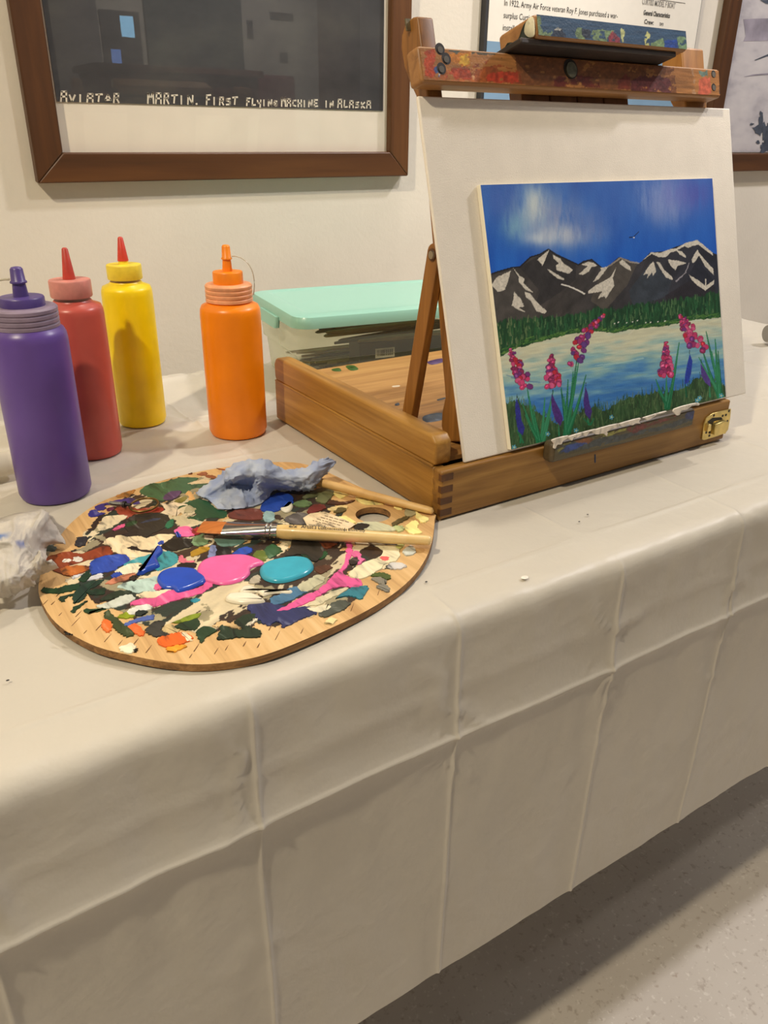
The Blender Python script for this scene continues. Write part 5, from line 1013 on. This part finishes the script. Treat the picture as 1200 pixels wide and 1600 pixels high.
# ------------------------------------------------------------------ crumpled tissues
def tissue(name, zone, rows, mat, label, amp, seed, sub=4):
    g = np.array([[onz(*Zn(zone, [(p[0], p[1])])[0], p[2]) for p in r] for r in rows])
    def up(a, k):
        n = a.shape[0]; t = np.linspace(0, n-1, (n-1)*k+1); i = np.clip(t.astype(int), 0, n-2); f = t-i; sh = (-1,)+(1,)*(a.ndim-1); f = f.reshape(sh)
        P0, P1, P2, P3 = a[np.clip(i-1, 0, n-1)], a[i], a[i+1], a[np.clip(i+2, 0, n-1)]
        return .5*(2*P1+(-P0+P2)*f+(2*P0-5*P1+4*P2-P3)*f*f+(-P0+3*P1-3*P2+P3)*f**3)
    k = 9; G = up(g, k); G = np.swapaxes(up(np.swapaxes(G, 0, 1), k), 0, 1)
    a_, b_ = np.meshgrid(np.arange(G.shape[0])/k, np.arange(G.shape[1])/k, indexing='ij')
    du = np.gradient(G, axis=0); dv = np.gradient(G, axis=1); N = np.cross(du, dv); N /= np.linalg.norm(N, axis=-1, keepdims=True)+1e-9
    rd = np.exp(-np.abs(fbm(a_*1.5, b_*1.2, seed, 2)-.5)/.05); rd2 = np.exp(-np.abs(fbm(a_*3.1+4, b_*2.6, seed+5, 2)-.5)/.05)
    G = G+N*(amp*(rd*.8+rd2*.45-.4))[..., None]
    G[..., 2] = np.maximum(G[..., 2], rows[0][0][3] if len(rows[0][0]) > 3 else .0085)
    me = bpy.data.meshes.new(name); idx = np.arange(G.shape[0]*G.shape[1]).reshape(G.shape[:2])
    f = np.stack([idx[:-1, :-1], idx[1:, :-1], idx[1:, 1:], idx[:-1, 1:]], -1).reshape(-1, 4)
    org = G.reshape(-1, 3).mean(0); org[2] = G[..., 2].min()
    me.from_pydata((G.reshape(-1, 3)-org).tolist(), [], f.tolist()); me.materials.append(mat)
    for p in me.polygons: p.use_smooth = True
    o = bpy.data.objects.new(name, me); col.objects.link(o); o.location = org
    s_ = o.modifiers.new('thick', 'SOLIDIFY'); s_.thickness = .0003
    return tag(o, label, 'tissue')
def tissue_mat(name, c0, c1, stain, spos, srad, deep=None):
    m, nt, bs = new_mat(name); v = coords(nt)
    n = node(nt, 'ShaderNodeTexNoise', i_Scale=55., i_Detail=4.); nt.links.new(v, n.inputs['Vector'])
    base = ramp(nt, n.outputs[0], [(.35, c0), (.65, c1)])
    for (sp, r, c) in zip(spos, srad, stain):
        sub_ = node(nt, 'ShaderNodeVectorMath', operation='DISTANCE'); nt.links.new(v, sub_.inputs[0]); sub_.inputs[1].default_value = sp
        ad = node(nt, 'ShaderNodeMath', operation='MULTIPLY_ADD'); nt.links.new(n.outputs[0], ad.inputs[0]); ad.inputs[1].default_value = r*.9; nt.links.new(sub_.outputs['Value'], ad.inputs[2])
        k = ramp(nt, ad.outputs[0], [(max(0, r*.9), (255, 255, 255)), (min(1, r*1.7), (0, 0, 0))])
        mx = node(nt, 'ShaderNodeMix', data_type='RGBA'); nt.links.new(k, mx.inputs[0]); nt.links.new(base, mx.inputs[6]); mx.inputs[7].default_value = L4(c); base = mx.outputs[2]
    nt.links.new(base, bs.inputs['Base Color']); bs.inputs['Roughness'].default_value = .85; bs.inputs['Specular IOR Level'].default_value = .15
    n2 = node(nt, 'ShaderNodeTexNoise', i_Scale=420., i_Detail=3.); nt.links.new(v, n2.inputs['Vector']); bump(nt, bs, n2.outputs[0], .5, .0008)
    tr = node(nt, 'ShaderNodeBsdfTranslucent'); nt.links.new(base, tr.inputs[0]); mx = node(nt, 'ShaderNodeMixShader'); mx.inputs[0].default_value = .4
    nt.links.new(bs.outputs[0], mx.inputs[1]); nt.links.new(tr.outputs[0], mx.inputs[2]); nt.links.new(mx.outputs[0], nt.nodes['Material Output'].inputs[0]); return m
zb = PZ+.0022
rowsB = [[(80, 340, zb), (250, 250, zb), (350, 190, zb), (480, 150, zb), (600, 150, zb), (720, 190, zb), (850, 205, zb), (960, 190, .014), (1090, 130, .024)],
         [(75, 343, zb), (250, 205, .020), (345, 138, .032), (480, 90, .040), (610, 100, .038), (720, 150, .030), (850, 162, .026), (960, 105, .032), (1072, 72, .034)],
         [(110, 368, zb), (262, 270, .022), (350, 225, .036), (480, 190, .034), (590, 190, .037), (720, 215, .028), (850, 215, .028), (980, 170, .031), (1122, 108, .028)],
         [(160, 385, zb), (290, 330, .014), (345, 270, .021), (480, 285, .018), (560, 245, .030), (690, 280, .020), (840, 285, .018), (950, 280, .018), (1060, 190, .023)],
         [(200, 415, zb), (310, 375, .012), (420, 350, .019), (500, 345, .016), (570, 310, .020), (690, 305, .012), (835, 313, .011), (935, 315, .012), (1000, 240, .016)],
         [(240, 455, zb), (330, 460, zb), (440, 450, zb), (550, 425, zb), (622, 375, zb), (690, 316, zb), (835, 320, zb), (935, 320, .010), (985, 255, .0135)]]
tissue('blue_tissue', 'B', rowsB, tissue_mat('blue_stained_tissue', (186, 200, 232), (220, 227, 240), [(40, 80, 190)], [(-.056, -.012, .008)], [.006]), 'crumpled blue-stained tissue lying on the palette', .0042, 6)
zw = .003
rowsV = [[(-420, 420, zw), (-200, 380, zw), (0, 330, zw), (240, 260, zw), (470, 230, zw), (600, 200, zw), (690, 310, zw), (800, 430, PZ+.003)],
         [(-420, 380, .02), (-200, 340, .03), (0, 310, .030), (240, 240, .034), (470, 205, .034), (610, 165, .038), (690, 290, .028), (800, 440, .016)],
         [(-420, 560, .03), (-200, 560, .036), (0, 540, .040), (200, 500, .040), (330, 520, .036), (480, 480, .032), (650, 480, .024), (890, 605, .0105)],
         [(-420, 750, .03), (-200, 740, .034), (0, 680, .036), (200, 690, .036), (335, 720, .031), (450, 770, .022), (540, 690, .020), (640, 640, .0115)],
         [(-420, 950, .03), (-200, 930, .034), (0, 900, .034), (150, 930, .034), (290, 900, .033), (430, 870, .030), (550, 720, .036), (650, 870, .024)],
         [(-420, 1150, .028), (-200, 1150, .030), (0, 1130, .028), (150, 1110, .028), (300, 1060, .027), (430, 1010, .025), (540, 930, .026), (710, 825, .026)],
         [(-420, 1400, zw), (-200, 1400, zw), (0, 1350, .006), (200, 1285, .010), (330, 1220, .013), (470, 1150, .012), (520, 1045, .013), (800, 935, .0115)]]
tissue('white_paper_towel', 'V', rowsV, tissue_mat('paper_towel', (214, 208, 200), (230, 224, 214), [(120, 150, 206), (60, 100, 190)], [(-.012, .004, .03), (.004, -.012, .03)], [.008, .004]), 'crumpled white paper towel with a blue stain beside the palette', .0030, 16)
# specks of paint on the cloth
for i, (x, y, c_) in enumerate([(918, 804, (40, 34, 30)), (905, 815, (40, 34, 30)), (666, 909, (40, 34, 30)), (12, 1063, (40, 34, 30)), (820, 902, (232, 226, 214))]):
    p = onz(x, y, .0009); k = 1 if i < 4 else 3
    tag(dab([p+np.array([.0011*k*math.cos(a), .0008*k*math.sin(a), 0]) for a in np.linspace(0, 6.28, 7)[:-1]], (0, 0, 1), c_, None, .0003, 'paint_speck'), ['black paint speck on the tablecloth in front of the easel', 'black paint speck on the tablecloth in front of the easel', 'black paint speck on the tablecloth beside the palette', 'black paint speck near the table edge below the paper towel', 'white scrap on the tablecloth near the table edge'][i], 'speck', 'specks on the tablecloth')
